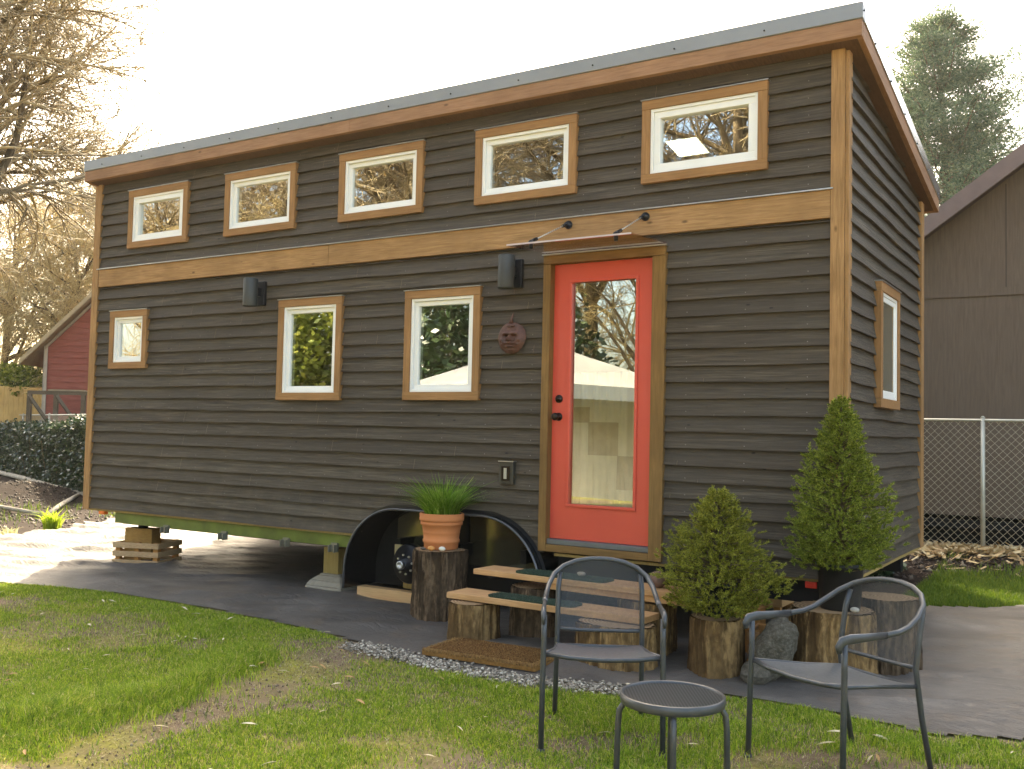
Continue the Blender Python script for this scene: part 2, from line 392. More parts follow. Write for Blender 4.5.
def ground():
    # fine grid near the lot, coarse ring to the horizon
    xs = np.concatenate([[-400, -150, -60, -35], np.arange(-26, 8.01, .125), [12, 20, 40, 90, 400]])
    ys = np.concatenate([[-300, -100, -40, -16], np.arange(-9, 14.01, .125), [20, 35, 70, 150, 400]])
    X, Y = np.meshgrid(xs, ys); Z = ground_h(X, Y)
    Z = Z - .0; n, m = X.shape
    V = np.stack([X, Y, Z - .006], -1).reshape(-1, 3); i = np.arange(n*m).reshape(n, m)
    F = np.stack([i[:-1, :-1], i[:-1, 1:], i[1:, 1:], i[1:, :-1]], -1).reshape(-1, 4)
    m_ = NM('lawn_soil')
    a = m_.noise((1, 1, 1), .9, 5); b = m_.noise((1, 1, 1), 6, 6, .7); c = m_.noise((1, 1, 1), 45, 3)
    soil = m_.ramp(b, [(.3, (.075, .048, .03)), (.6, (.15, .105, .068)), (.8, (.22, .165, .11))])
    shaded_soil = m_.ramp(b, [(.3, (.014, .009, .006)), (.6, (.034, .022, .016)), (.8, (.062, .042, .030))])  # darker copy behind the lawn, shade put into the soil colour
    moss = m_.ramp(c, [(.3, (.13, .14, .02)), (.7, (.32, .29, .05))])
    mk = m_.ramp(a, [(.45, (0, 0, 0)), (.62, (1, 1, 1))])
    sep = m_.n.new('ShaderNodeSeparateXYZ'); m_.t.links.new(m_.tc.outputs['Object'], sep.inputs[0])
    # moss only on the lawn in front
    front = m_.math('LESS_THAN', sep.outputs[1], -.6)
    soil = m_.mix(front, shaded_soil, m_.mix(.35, soil, (.30, .22, .15)))
    col = m_.mix(m_.math('MULTIPLY', mk, front), soil, moss)
    m_.col(col).set(.95, .1).bump(b, .7, .03)
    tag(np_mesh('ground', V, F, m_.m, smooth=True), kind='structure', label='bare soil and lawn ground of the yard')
ground()

def tarp():
    st = .05; xs = np.arange(-16, 6.01, st); ys = np.arange(-3.6, 6.6, st); X, Y = np.meshgrid(xs, ys)
    X2 = X + .05 * (fbm(X, Y, 1.5, 9) - .5); Y2 = Y + .05 * (fbm(X, Y, 1.5, 19) - .5)
    ang = .5; U = X * math.cos(ang) + Y * math.sin(ang); W_ = -X * math.sin(ang) + Y * math.cos(ang)
    ridge = np.abs(fbm(U * .35, W_ * 1.6, 1.6, 5, 4) - .5) * 2
    amp = .030 + .055 * np.clip((-X - 6.2) / 2, 0, 1) + .03 * np.clip(X - .2, 0, 1)
    ef = np.clip(seg_dist(X, Y, TARP_FRONT) / .35, .12, 1)
    Z = ground_h(X, Y) + .004 + (amp * (1 - ridge)**3 + .012 * fbm(X, Y, 2.2, 8)) * ef
    und = (X > -7.0) & (X < -.2) & (Y > .3) & (Y < 2.4)
    keep = in_poly(X[:-1, :-1] + st/2, Y[:-1, :-1] + st/2, TARP)
    n, m = X.shape; i = np.arange(n*m).reshape(n, m)
    F = np.stack([i[:-1, :-1], i[:-1, 1:], i[1:, 1:], i[1:, :-1]], -1)[keep]
    used = np.unique(F); mp = -np.ones(n*m, int); mp[used] = np.arange(len(used))
    V = np.stack([X2, Y2, Z], -1).reshape(-1, 3)[used]; F = mp[F]
    m_ = NM('landscape_fabric'); a = m_.noise((1, 1, 1), 1.2, 6, .65, .5); b = m_.noise((1, 2.6, 1), 7, 7, .68, 1.2)
    c = m_.ramp(a, [(.3, (.048, .041, .035)), (.55, (.095, .083, .072)), (.75, (.19, .165, .14))])
    dirt = m_.ramp(m_.noise((1, 1, 1), 3.5, 5, .7), [(.52, (0, 0, 0)), (.75, (.5, .5, .5))])
    c = m_.mix(dirt, c, (.15, .10, .06))
    m_.col(c).set(.52, .5).bump(b, .8, .02)
    tag(np_mesh('landscape_fabric', V, F, m_.m, smooth=True, origin=(-2, 0, 0)), 'large wrinkled dark landscape fabric sheet spread on the ground under the house', 'ground cloth')
tarp()

# gravel strip
def gravel():
    line = [(-2.72, -1.33), (-2.3, -1.38), (-1.9, -1.43), (-1.35, -1.43), (-.90, -1.28), (-.70, -1.22)]
    N = 24000; x = nr.uniform(-3.1, -.2, N); y = nr.uniform(-1.9, -.7, N); d = seg_dist(x, y, line)
    k = d < .055 + .11 * nr.random(N)**2; x = x[k]; y = y[k]; n = len(x)
    ico = [(0,0,1),(.894,0,.447),(.276,.851,.447),(-.724,.526,.447),(-.724,-.526,.447),(.276,-.851,.447),(.724,.526,-.447),(-.276,.851,-.447),(-.894,0,-.447),(-.276,-.851,-.447),(.724,-.526,-.447),(0,0,-1)]
    fc = [(0,1,2),(0,2,3),(0,3,4),(0,4,5),(0,5,1),(1,6,2),(2,7,3),(3,8,4),(4,9,5),(5,10,1),(6,7,2),(7,8,3),(8,9,4),(9,10,5),(10,6,1),(11,7,6),(11,8,7),(11,9,8),(11,10,9),(11,6,10)]
    ico = np.array(ico); fc = np.array(fc)
    s = nr.uniform(.005, .0125, (n, 1, 1)) * nr.uniform(.6, 1.25, (n, 12, 3)) * np.array([1, 1, .7])
    V = ico[None] * s + np.stack([x, y, nr.uniform(.004, .016, n)], -1)[:, None]
    F = (fc[None] + 12 * np.arange(n)[:, None, None]).reshape(-1, 3)
    tag(np_mesh('gravel', V.reshape(-1, 3), F, M_gravel), kind='stuff', label='strip of small mixed grey gravel along the lawn edge by the door mat')
gravel()

# ------------------------------------------------------------------ grass
def blades(name, x, y, z, h, wd, mat, kind='stuff', label=None, lean=.35, parent=None, origin=(0, 0, 0)):
    n = len(x); a = nr.uniform(0, 2*PI, n); ca, sa = np.cos(a), np.sin(a)
    l = nr.uniform(.05, 1, n) * lean * h; b = nr.uniform(0, 2*PI, n); lx = np.cos(b) * l; ly = np.sin(b) * l
    P = np.zeros((n, 5, 3)); wx = ca * wd / 2; wy = sa * wd / 2
    P[:, 0] = np.stack([x - wx, y - wy, z], -1); P[:, 1] = np.stack([x + wx, y + wy, z], -1)
    P[:, 2] = np.stack([x + wx*.8 + lx*.35, y + wy*.8 + ly*.35, z + h*.6], -1); P[:, 3] = np.stack([x - wx*.8 + lx*.35, y - wy*.8 + ly*.35, z + h*.6], -1)
    P[:, 4] = np.stack([x + lx*1.25, y + ly*1.25, z + h*(1 - .25*l/np.maximum(h, 1e-6))], -1)
    base = 5 * np.arange(n)[:, None]
    T = np.concatenate([base + np.array([[0, 1, 2]]), base + np.array([[0, 2, 3]]), base + np.array([[3, 2, 4]])])
    o = np_mesh(name, P.reshape(-1, 3), T, mat, parent, origin)
    if kind: tag(o, kind=kind, label=label)
    return o
def lawn():
    N = 1650000
    x = nr.uniform(-8.2, 4.0, N); y = nr.uniform(-4.6, .6, N)
    out = ~in_poly(x, y + .03, TARP)
    # keep only what the yard corner around the camera can see
    dx = x - 1.46; dy = y + 6.23
    fw = dx * (-.530) + dy * .848; rt = dx * .848 + dy * .530
    vis = (fw > 1.7) & (np.abs(rt) < fw * .75 + 1.0)
    dens = np.clip((fbm(x, y, 1.3, 2) - .30) * 5.5, .10, 1) * np.clip(.35 + (fbm(x, y, 5, 4) - .35) * 4, .25, 1)
    db = seg_dist(x, y, BARE); dens = dens * np.clip((db - .10 + .22 * (fbm(x, y, 4, 6) - .5)) / .22, .03, 1)
    gl = seg_dist(x, y, [(-2.72, -1.33), (-2.3, -1.38), (-1.9, -1.43), (-1.35, -1.43), (-.90, -1.28), (-.70, -1.22)])
    dens = dens * np.clip((gl - .09) / .12, .0, 1)
    dens = np.where((seg_dist(x, y, [(-2.9, -1.5), (-2.2, -1.9)]) < .3), dens * .35, dens)
    ed = seg_dist(x, y, TARP_FRONT); dens = np.maximum(dens, np.where((ed < .25) & (x < -3.2), .95, 0))
    k = out & vis & (nr.random(N) < dens); x = x[k]; y = y[k]
    tall = np.clip((fbm(x, y, 1.6, 12) - .48) * 5, 0, 1)
    # the long strip of tall grass beside the bare track
    strip = np.exp(-(seg_dist(x, y, [(-3.0, -3.5), (-2.75, -2.7), (-3.1, -1.9)]) / .22)**2)
    h = (.016 + .022 * tall + .050 * strip + .012 * nr.random(len(x))) * nr.uniform(.6, 1.25, len(x))
    z = ground_h(x, y) - .006
    print('lawn blades', len(x))
    blades('lawn_grass', x, y, z, h, nr.uniform(.0022, .0052, len(x)), M_blade, label='short green spring grass of the front lawn with bare patches', lean=1.15)
    # yard on the right behind the fabric and tufts by the left bed
    N = 90000; x = nr.uniform(-.2, 4, N); y = nr.uniform(2.6, 5.6, N)
    back = in_poly(x, y - .03, TARP)
    dens = np.clip(1.15 - np.clip((y - 4.4) / .9, 0, 1) * 1.2 + (fbm(x, y, 3, 7) - .5), 0, 1)
    k = ~back & (nr.random(N) < dens); x = x[k]; y = y[k]; z = ground_h(x, y) - .006
    blades('side_yard_grass', x, y, z, .07 * nr.uniform(.5, 1.3, len(x)), np.full(len(x), .006), M_blade2, label='green grass behind the fabric in the side yard', lean=.7)
    xs = []; ys = []
    for cx, cy, r, n in ((-10.9, 3.5, .35, 1500), (-10.5, 4.1, .3, 700), (-15.6, 2.9, .5, 700), (-13.6, 2.0, .5, 120), (-13.2, 3.2, .5, 120), (-11.9, 1.5, .5, 120)):
        xs.append(nr.normal(cx, r, n)); ys.append(nr.normal(cy, r * .6, n))
    x = np.concatenate(xs); y = np.concatenate(ys); k = ~in_poly(x, y, TARP); x = x[k]; y = y[k]
    blades('garden_bed_grass', x, y, ground_h(x, y) - .006, .12 * nr.uniform(.4, 1.3, len(x)), np.full(len(x), .010), M_blade2, label='loose tufts of grass growing in the soil bed on the left', lean=.8)
lawn()
def thatch():
    N = 220000; x = nr.uniform(-7.6, 2.3, N); y = nr.uniform(-4.4, -.75, N)
    dx = x - 1.46; dy = y + 6.23; fw = dx * (-.530) + dy * .848; rt = dx * .848 + dy * .530
    k = ~in_poly(x, y + .02, TARP) & (fw > 1.9) & (np.abs(rt) < fw * .66 + .5) & (nr.random(N) < .25 + .75*np.clip((fbm(x, y, 3, 21)-.35)*4, 0, 1))
    x = x[k]; y = y[k]
    Mt = leafmat('dry_thatch', [(0, (.10, .065, .035)), (.35, (.26, .18, .10)), (.6, (.42, .33, .17)), (.8, (.20, .24, .04)), (1, (.62, .52, .34))], .2)
    blades('dry_thatch', x, y, ground_h(x, y) - .004, nr.uniform(.006, .014, len(x)), nr.uniform(.002, .0045, len(x)), Mt, label='dry thatch and moss between the grass blades of the lawn', lean=3.2)
    g = np.random.default_rng(77); n = 7000; x = g.uniform(-5.5, 1.2, n); y = g.uniform(-4.2, -1.0, n); d = np.minimum(seg_dist(x, y, BARE), seg_dist(x, y, [(-3.2, -1.25), (-2.3, -1.75), (-1.2, -1.9)]))
    k = (g.random(n) < np.clip(.35 - d, .04, .35)*2.5) & ~in_poly(x, y, TARP); x = x[k]; y = y[k]; n = len(x)
    oc = np.array([(1, 0, 0), (-1, 0, 0), (0, 1, 0), (0, -1, 0), (0, 0, 1), (0, 0, -1)], float); fc = np.array([(0, 2, 4), (2, 1, 4), (1, 3, 4), (3, 0, 4), (2, 0, 5), (1, 2, 5), (3, 1, 5), (0, 3, 5)])
    sz = (g.uniform(.003, .010, (n, 1, 1)))*g.uniform(.6, 1.3, (n, 6, 3)); V = oc[None]*sz + np.stack([x, y, ground_h(x, y) - .003], -1)[:, None]
    tag(np_mesh('soil_crumbs', V.reshape(-1, 3), (fc[None] + 6*np.arange(n)[:, None, None]).reshape(-1, 3), leafmat('crumbs', [(0, (.06, .04, .025)), (.6, (.17, .12, .08)), (1, (.32, .25, .18))], .02)), kind='stuff', label='crumbs of bare soil and small stones on the lawn')
thatch()
def clods():
    g = np.random.default_rng(78); n = 9000; x = g.uniform(-18, -9.5, n); y = g.uniform(.5, 6.5, n); k = ~in_poly(x, y, TARP) & (g.random(n) < .3 + .7*(fbm(x, y, .9, 5) > .5)); x = x[k]; y = y[k]
    x2 = g.uniform(-1.5, 3, 2500); y2 = g.normal(5.3, .5, 2500); x = np.concatenate([x, x2]); y = np.concatenate([y, y2]); n = len(x)
    oc = np.array([(1, 0, 0), (-1, 0, 0), (0, 1, 0), (0, -1, 0), (0, 0, 1), (0, 0, -1)], float); fc = np.array([(0, 2, 4), (2, 1, 4), (1, 3, 4), (3, 0, 4), (2, 0, 5), (1, 2, 5), (3, 1, 5), (0, 3, 5)])
    sz = (.012 + .03*g.random((n, 1, 1))**3)*g.uniform(.6, 1.3, (n, 6, 3)); V = oc[None]*sz + np.stack([x, y, ground_h(x, y) - .004], -1)[:, None]
    tag(np_mesh('soil_clods', V.reshape(-1, 3), (fc[None] + 6*np.arange(n)[:, None, None]).reshape(-1, 3), leafmat('clods', [(0, (.018, .011, .007)), (.6, (.055, .035, .024)), (.93, (.11, .075, .05)), (1, (.34, .27, .18))], .02)), kind='stuff', label='clods of dark soil and bark bits on the garden beds')
clods()

# ------------------------------------------------------------------ the house
house = thing('tiny_house', 'long dark brown lap-sided tiny house on wheels with cedar trim and red door', 'house', (-3.76, 1.28, 0))
L0, L1, DY = -7.52, 0.0, 2.57
def soff(y): return 3.888 - .168 * (y + .15)          # underside of the roof
WIN = [('high', -7.004, -6.121, 3.158, 3.741), ('high', -5.606, -4.7075, 3.158, 3.741), ('high', -4.197, -3.302, 3.158, 3.741), ('high', -2.794, -1.903, 3.158, 3.743), ('high', -1.384, -.491, 3.160, 3.745),
       ('low', -7.227, -6.653, 1.954, 2.535), ('low', -4.861, -4.12, 1.643, 2.525), ('low', -3.4465, -2.713, 1.646, 2.523)]
DOOR = (-2.156, -1.189, .552, 2.712)
EW = (.76, 1.43, 1.635, 2.505)
FX0, FX1, FR, FZ = -3.965, -2.10, .53, .245         # fender
def arch_top(x):
    a = FX0 + FR; b = FX1 - FR
    if x < FX0 or x > FX1: return None
    if x < a: return FZ + math.sqrt(max(0, FR*FR - (a-x)**2))
    if x > b: return FZ + math.sqrt(max(0, FR*FR - (x-b)**2))
    return FZ + FR

def siding(name, a, b, conv, openings, ztop, zstart, parent, ncourse, seed, step=.15, wob=.0025):
    mb = MB(); r = random.Random(seed); C = .112
    def wv(s, c): return wob * (math.sin(s*1.7 + c*2.1) + .7*math.sin(s*4.3 + c*5.3) + .5*math.sin(s*9.1 + c*1.3))
    for c in range(ncourse):
        z0 = zstart + c*C; z1 = z0 + C
        ops = list(openings)
        jx = a + r.uniform(.6, 2.6)
        while jx < b - .3:
            ops.append((jx, jx + .0015, z0 - .01, z1 + .01))
            if not any(o[0]-.02 < jx < o[1]+.02 and o[2] < z1 and o[3] > z0 for o in openings) and z1 < ztop(jx): mb.quad(conv(jx-.01, z0, -.001), conv(jx+.013, z0, -.001), conv(jx+.013, z1, -.001), conv(jx-.01, z1, -.001))
            jx += r.choice([1.2, 1.8, 2.4, 3.0]) + r.uniform(-.1, .1)
        cuts = set([a, b]); k = a
        while k < b: cuts.add(round(k, 4)); k += step
        for o in ops:
            if o[2] < z1 + .02 and o[3] > z0 - .02:
                for q in (o[0], o[1]):
                    if a < q < b: cuts.add(q)
        cuts = sorted(cuts)
        dj = r.uniform(-.002, .003)
        for s0, s1 in zip(cuts[:-1], cuts[1:]):
            if s1 - s0 < 1e-5: continue
            sm = (s0+s1)/2; bands = [(0.0, 1.0)]
            for o in ops:
                if o[0] <= sm <= o[1]:
                    lo = (o[2]-z0)/C; hi = (o[3]-z0)/C; nb = []
                    for (p, q) in bands:
                        if hi <= p or lo >= q: nb.append((p, q)); continue
                        if lo > p: nb.append((p, lo))
                        if hi < q: nb.append((hi, q))
                    bands = nb
            for (p, q) in bands:
                def pt(s, t):
                    zz = z0 + t*C + wv(s, c)*(1-t) + wv(s, c+1)*t
                    zt = ztop(s)
                    if zz > zt: zz = zt
                    return conv(s, zz, -.032 - dj + .026*t)
                A, B, Cc, D = pt(s0, p), pt(s1, p), pt(s1, q), pt(s0, q)
                if A[2] >= D[2] - 1e-4 and B[2] >= Cc[2] - 1e-4: continue
                mb.quad(A, B, Cc, D)
                if p == 0: mb.quad(conv(s0, A[2], 0), conv(s1, B[2], 0), B, A)
    return mb.build(name, MS, parent)

fr_open = [(o[1]+.03, o[2]-.03, o[3]+.03, o[4]-.03) for o in WIN] + [(DOOR[0]+.03, DOOR[1]-.03, 0, DOOR[3]-.03)]
k = FX0
while k < FX1:
    t = arch_top(min(k+.02, FX1)); fr_open.append((k, k+.04, 0, t + .005)); k += .04
front_conv = lambda s, z, d: (s, d, z)
siding('front_wall_lower', L0+.02, L1-.02, front_conv, fr_open, lambda s: 2.795, H, house, 21, 3)
siding('front_wall_upper', L0+.02, L1-.02, front_conv, fr_open, lambda s: soff(-.01), 2.985, house, 9, 4)
siding('end_wall', .02, DY-.02, lambda s, z, d: (-d, s, z), [(EW[0]+.03, EW[1]-.03, EW[2]+.03, EW[3]-.03)], lambda s: soff(s), H, house, 31, 5, step=.09, wob=.0035)
siding('far_end_wall', .02, DY-.02, lambda s, z, d: (L0+d, DY-s, z), [], lambda s: soff(DY-s), H, house, 31, 6)
siding('back_wall', 0, 7.5, lambda s, z, d: (-s, DY-d, z), [], lambda s: soff(DY), H, house, 27, 7, step=.5)

# belly band, corner boards, sill
MB().box(-4.3, -.088, -.037, .0, 2.799, 2.978).build('belly_band', M_trimx, house, bevel=.003)
MB().box(L0+.06, -4.303, -.036, 0, 2.799, 2.978).build('belly_band', M_trimx, house, bevel=.003)
MB().box(L0+.04, -.07, -.052, -.002, 2.979, 2.987).build('band_flashing', M_steel, house)
for (x0, x1, y0, y1, zt) in ((-.086, .0, -.040, -.001, soff(-.03)), (.001, .026, -.030, .050, soff(0.05)), (L0-.001, L0+.055, -.040, -.001, soff(-.03)), (L0-.040, L0-.002, -.040, .05, soff(.05)),
                             (.001, .040, DY-.09, DY+.03, soff(DY+.03)), (L0-.04, L0-.001, DY-.09, DY+.03, soff(DY+.03))):
    MB().box(x0, x1, y0, y1, H-.015, zt).build('corner_board', M_trimz, house, bevel=.003)
MB().box(-2.04, -.02, -.012, .03, H-.02, H-.001).build('sill_edge', M_block, house)
MB().box(L0+.04, FX0, -.012, .03, H-.02, H-.001).build('sill_edge', M_block, house)
MB().box(.004, .03, .05, DY-.1, H-.022, H-.002).build('sill_edge', M_block, house)

# roof: slab with a skylight hole, fascia, soffit, metal edge
RX0, RX1, RY0, RY1 = L0-.075, .125, -.15, 2.80
SKY = (-1.74, -1.31, .79, 1.50)
def rz_(y, off): return soff(y) + off
def slab(mb, x0, x1, y0, y1, lo, hi):
    mb.prism([(x0, y0, rz_(y0, lo)), (x1, y0, rz_(y0, lo)), (x1, y1, rz_(y1, lo)), (x0, y1, rz_(y1, lo))],
             [(x0, y0, rz_(y0, hi)), (x1, y0, rz_(y0, hi)), (x1, y1, rz_(y1, hi)), (x0, y1, rz_(y1, hi))])
mr = MB()
i0, i1, j0, j1 = RX0+.03, RX1-.03, RY0+.04, RY1-.04
for q in ((i0, SKY[0], j0, j1), (SKY[1], i1, j0, j1), (SKY[0], SKY[1], j0, SKY[2]), (SKY[0], SKY[1], SKY[3], j1)): slab(mr, *q, .012, .175)
roof = mr.build('roof', M_metal_roof, house)
mm = MB(); slab(mm, RX0-.006, RX1+.006, RY0-.008, RY0+.06, .103, .205)
mm.build('front_flashing', M_metal_roof, roof, bevel=.003)
for xx in (RX0-.008, RX1-.05):
    mm = MB(); slab(mm, xx, xx+.058, RY0+.062, RY1+.01, .105, .203)
    mm.build('rake_flashing', plain('sunlit_rake_metal', (.62, .64, .66), .22, .5, .85) if xx > -5 else M_metal_roof, roof, bevel=.003)  # right rake gets a brighter metal, its sunlight put into the colour
for q in ((-4.0, RX1-.001, RY0), (RX0+.001, -4.004, RY0+.001)):
    mm = MB(); slab(mm, q[0], q[1], q[2], RY0+.035, -.002, .101); mm.build('fascia_board', M_fascia, roof, bevel=.002)
for xx in (RX0, RX1-.035):
    mm = MB(); slab(mm, xx, xx+.035, RY0+.037, RY1, -.006, .102); mm.build('rake_board', M_fasciay, roof, bevel=.002)
mm = MB(); slab(mm, RX0+.03, RX1-.036, RY1-.035, RY1, -.004, .101); mm.build('rear_fascia_board', M_fascia, roof)
for q in ((L0-.04, .0, RY0+.036, 0.02), (L0-.04, .0, DY-.02, RY1-.036), (.001, RX1-.036, RY0+.036, RY1-.036), (RX0+.036, L0-.041, RY0+.036, RY1-.036)):
    mm = MB(); slab(mm, *q, .0, .011); mm.build('soffit', M_soffit, roof)
for kx in np.arange(-7.3, .2, .62):
    mm = MB(); mm.lathe([(.006, 0), (.006, .006), (.003, .009)], (kx, RY0-.018, rz_(RY0, .14)), 8, axis='y'); mm.build('screw_head', M_black, roof)
for ky in np.arange(.2, 2.8, .5): MB().box(RX1+.006, RX1+.014, ky-.006, ky+.006, rz_(ky, .116), rz_(ky, .128)).build('screw_head', M_black, roof)
mm = MB(); slab(mm, SKY[0]-.04, SKY[1]+.04, SKY[2]-.04, SKY[3]+.04, .178, .188)
mm.build('skylight_dome', glass_mat('skylight_glass', .05, .4), roof)

# interior shell seen through the glass
it = MB()
it.quad((L0+.03, DY-.08, H), (-.06, DY-.08, H), (-.06, DY-.08, soff(DY)), (L0+.03, DY-.08, soff(DY)))
for q in ((L0+.03, SKY[0], .0, DY-.07), (SKY[1], -.03, .0, DY-.07), (SKY[0], SKY[1], .0, SKY[2]), (SKY[0], SKY[1], SKY[3], DY-.07)):
    it.quad((q[0], q[2], rz_(q[2], -.01)), (q[1], q[2], rz_(q[2], -.01)), (q[1], q[3], rz_(q[3], -.01)), (q[0], q[3], rz_(q[3], -.01)))
it.quad((-.06, .1, H), (-.06, DY-.08, H), (-.06, DY-.08, 3.43), (-.06, .1, 3.84))
it.quad((L0+.03, .1, H), (L0+.03, DY-.08, H), (L0+.03, DY-.08, 3.43), (L0+.03, .1, 3.84))
it.box(-2.3, -.06, .12, DY-.1, 2.60, 2.68); it.box(L0+.03, -5.2, .12, DY-.1, 2.55, 2.62)
it.build('interior_lining', M_int, house)
lw = MB()
for sa in (SKY[0], SKY[1]): lw.quad((sa, SKY[2], rz_(SKY[2], -.02)), (sa, SKY[3], rz_(SKY[3], -.02)), (sa, SKY[3], rz_(SKY[3], .18)), (sa, SKY[2], rz_(SKY[2], .18)))
for yy in (SKY[2], SKY[3]): lw.quad((SKY[0], yy, rz_(yy, -.02)), (SKY[1], yy, rz_(yy, -.02)), (SKY[1], yy, rz_(yy, .18)), (SKY[0], yy, rz_(yy, .18)))
lw.build('skylight_shaft', M_white, house)
MB().box(L0+.05, -.06, .33, DY-.05, H, H+.03).box(-2.09, -.06, .05, .329, H, H+.03).build('floor', M_intdark, house)

def ring(mb, x0, x1, z0, z1, w_, y0, y1, conv=None, wt=None):
    wt = wt or w_; cv = conv or (lambda p: p)
    for q in ((x0, x1, z1-wt, z1), (x0, x1, z0, z0+wt), (x0, x0+w_, z0+wt, z1-wt), (x1-w_, x1, z0+wt, z1-wt)):
        kk = len(mb.v); mb.box(q[0], q[1], y0, y1, q[2], q[3])
        for i in range(kk, len(mb.v)): mb.v[i] = cv(mb.v[i])
def window(x0, x1, z0, z1, conv=None, wide=False, pd=.0):
    cv = conv or (lambda p: p); tw = .064
    e = tw + .0005; mb = MB(); ring(mb, x0+e, x1-e, z0+e, z1-e, .022, -.040, .06, cv)
    win = mb.build('window', M_white, house, bevel=.002)
    for q in ((z1-tw, z1), (z0, z0+tw)):
        mb = MB(); mb.box(x0, x1, -.052, .0, q[0], q[1]); mb.v = [cv(p) for p in mb.v]; mb.build('head_casing' if q[1] == z1 else 'sill_casing', M_wtrim, win, bevel=.002)
    for q in ((x0+.001, x0+tw), (x1-tw, x1-.001)):
        mb = MB(); mb.box(q[0], q[1], -.051, 0, z0+tw+.001, z1-tw-.001); mb.v = [cv(p) for p in mb.v]; mb.build('side_casing', M_wtrimz, win, bevel=.002)
    mb = MB(); mb.box(x0-.008, x1+.008, -.060, -.002, z1+.001, z1+.007); mb.v = [cv(p) for p in mb.v]; mb.build('drip_cap', M_steel, win)
    sw = .045 if wide else .036
    mb = MB(); e2 = e + .0225; ring(mb, x0+e2, x1-e2, z0+e2, z1-e2, sw, (-.030 if wide else -.018) if pd == 0 else pd-.005, .05, cv)
    mb.build('sash', M_white, win, bevel=.003)
    mb = MB(); e3 = e2 + sw - .004; mb.quad((x0+e3, pd, z0+e3), (x1-e3, pd, z0+e3), (x1-e3, pd, z1-e3), (x0+e3, pd, z1-e3))
    mb.v = [cv(p) for p in mb.v]; mb.build('pane', M_glass, win)
    mb = MB(); ring(mb, x0+.03, x1-.03, z0+.03, z1-.03, .03, .002, .11, cv); mb.build('lining', M_intdark, win)
    return win
for i, (k_, x0, x1, z0, z1) in enumerate(WIN): window(x0, x1, z0, z1, wide=(i in (4, 0)))
window(EW[0], EW[1], EW[2], EW[3], conv=lambda p: (-p[1]+.012, p[0], p[2]), pd=-.028)

# door
dx0, dx1, dz0, dz1 = DOOR
cas = MB().box(dx0, dx1, -.053, .001, dz1-.064, dz1).build('door_casing', M_dtrimx, house, bevel=.003)
MB().box(dx0, dx0+.062, -.052, .0, dz0, dz1-.066).build('side_casing', M_dtrim, cas, bevel=.003)
MB().box(dx1-.098, dx1, -.052, .0, dz0, dz1-.066).build('side_casing', M_dtrim, cas, bevel=.003)
MB().box(dx0+.063, dx1-.099, -.050, .0, dz0, dz0+.05).build('sill_board', M_dtrimx, cas, bevel=.003)
MB().box(dx0-.008, dx1+.01, -.065, -.002, dz1+.001, dz1+.009).build('drip_cap', M_steel, cas)
a0, a1, b0, b1 = -2.092, -1.290, .645, 2.647
MB().box(a0-.01, a1+.012, -.03, .06, .604, .642).build('threshold', M_alu, cas, bevel=.004)
MB().box(a0-.030, a0-.001, -.002, .09, .604, 2.66).build('door_jamb', M_dtrim, cas); MB().box(a1+.001, a1+.03, -.002, .09, .604, 2.66).build('door_jamb', M_dtrim, cas)
dr = MB(); g0, g1, h0, h1 = -1.945, -1.427, .897, 2.512
dr.box(a0, g0, .010, .055, b0, b1).box(g1, a1, .010, .055, b0, b1).box(g0, g1, .010, .055, b0, h0).box(g0, g1, .010, .055, h1, b1)
door = dr.build('door', M_red, house)
mb = MB(); ring(mb, g0-.018, g1+.018, h0-.018, h1+.018, .022, -.002, .012); mb.build('glazing_bead', M_red, door, bevel=.004)
mb = MB(); mb.quad((g0, .03, h0), (g1, .03, h0), (g1, .03, h1), (g0, .03, h1))
mb.build('pane', glass_mat('door_glass', .42, .8, (.98, 1.0, .93)), door)
mb = MB(); mb.lathe([(.030, 0), (.030, -.008), (.024, -.012), (.012, -.014), (.012, -.028), (.005, -.03)], (-2.035, .009, 1.659), 20, axis='y'); mb.build('deadbolt', M_hard, door)
mb = MB(); mb.lathe([(.030, 0), (.030, -.006), (.012, -.012), (.011, -.035), (.022, -.042), (.029, -.055), (.026, -.07), (.012, -.078)], (-2.035, .009, 1.528), 20, axis='y'); mb.build('handle', M_hard, door)

# acrylic awning
mb = MB(); mb.prism([(-2.13, -.60, 2.690), (-1.19, -.60, 2.690), (-1.19, -.045, 2.728), (-2.13, -.045, 2.728)], [(-2.13, -.60, 2.699), (-1.19, -.60, 2.699), (-1.19, -.045, 2.737), (-2.13, -.045, 2.737)])
aw = mb.build('door_canopy', M_acryl, house)
mb = MB(); mb.box(-2.13, -1.19, -.607, -.601, 2.689, 2.700); mb.build('canopy_edge', plain('acrylic_edge', (.55, .45, .45), .2, .6), aw)
for xa, xb in ((-1.954, -1.957), (-1.314, -1.348)):
    mb = MB(); mb.tube([(xa, -.56, 2.715), (xb, -.075, 2.925)], .0045, 8); mb.build('stay_cable', M_cable, aw)
    mb = MB(); mb.lathe([(.03, -.036), (.03, -.05), (.02, -.056), (.013, -.085), (.004, -.088)], (xb, 0, 2.928), 16, axis='y')
    mb.tube([(xb, -.07, 2.927), (xb, -.13, 2.902)], .012, 8); mb.build('wall_bracket', M_black, aw)
    mb = MB(); mb.tube([(xa, -.585, 2.705), (xa, -.50, 2.742)], .013, 8); mb.lathe([(.020, 2.700), (.020, 2.712), (.008, 2.722)], (xa, -.57, 0), 14); mb.lathe([(.012, 2.660), (.016, 2.690)], (xa, -.57, 0), 12)
    mb.build('panel_clamp', M_black, aw)

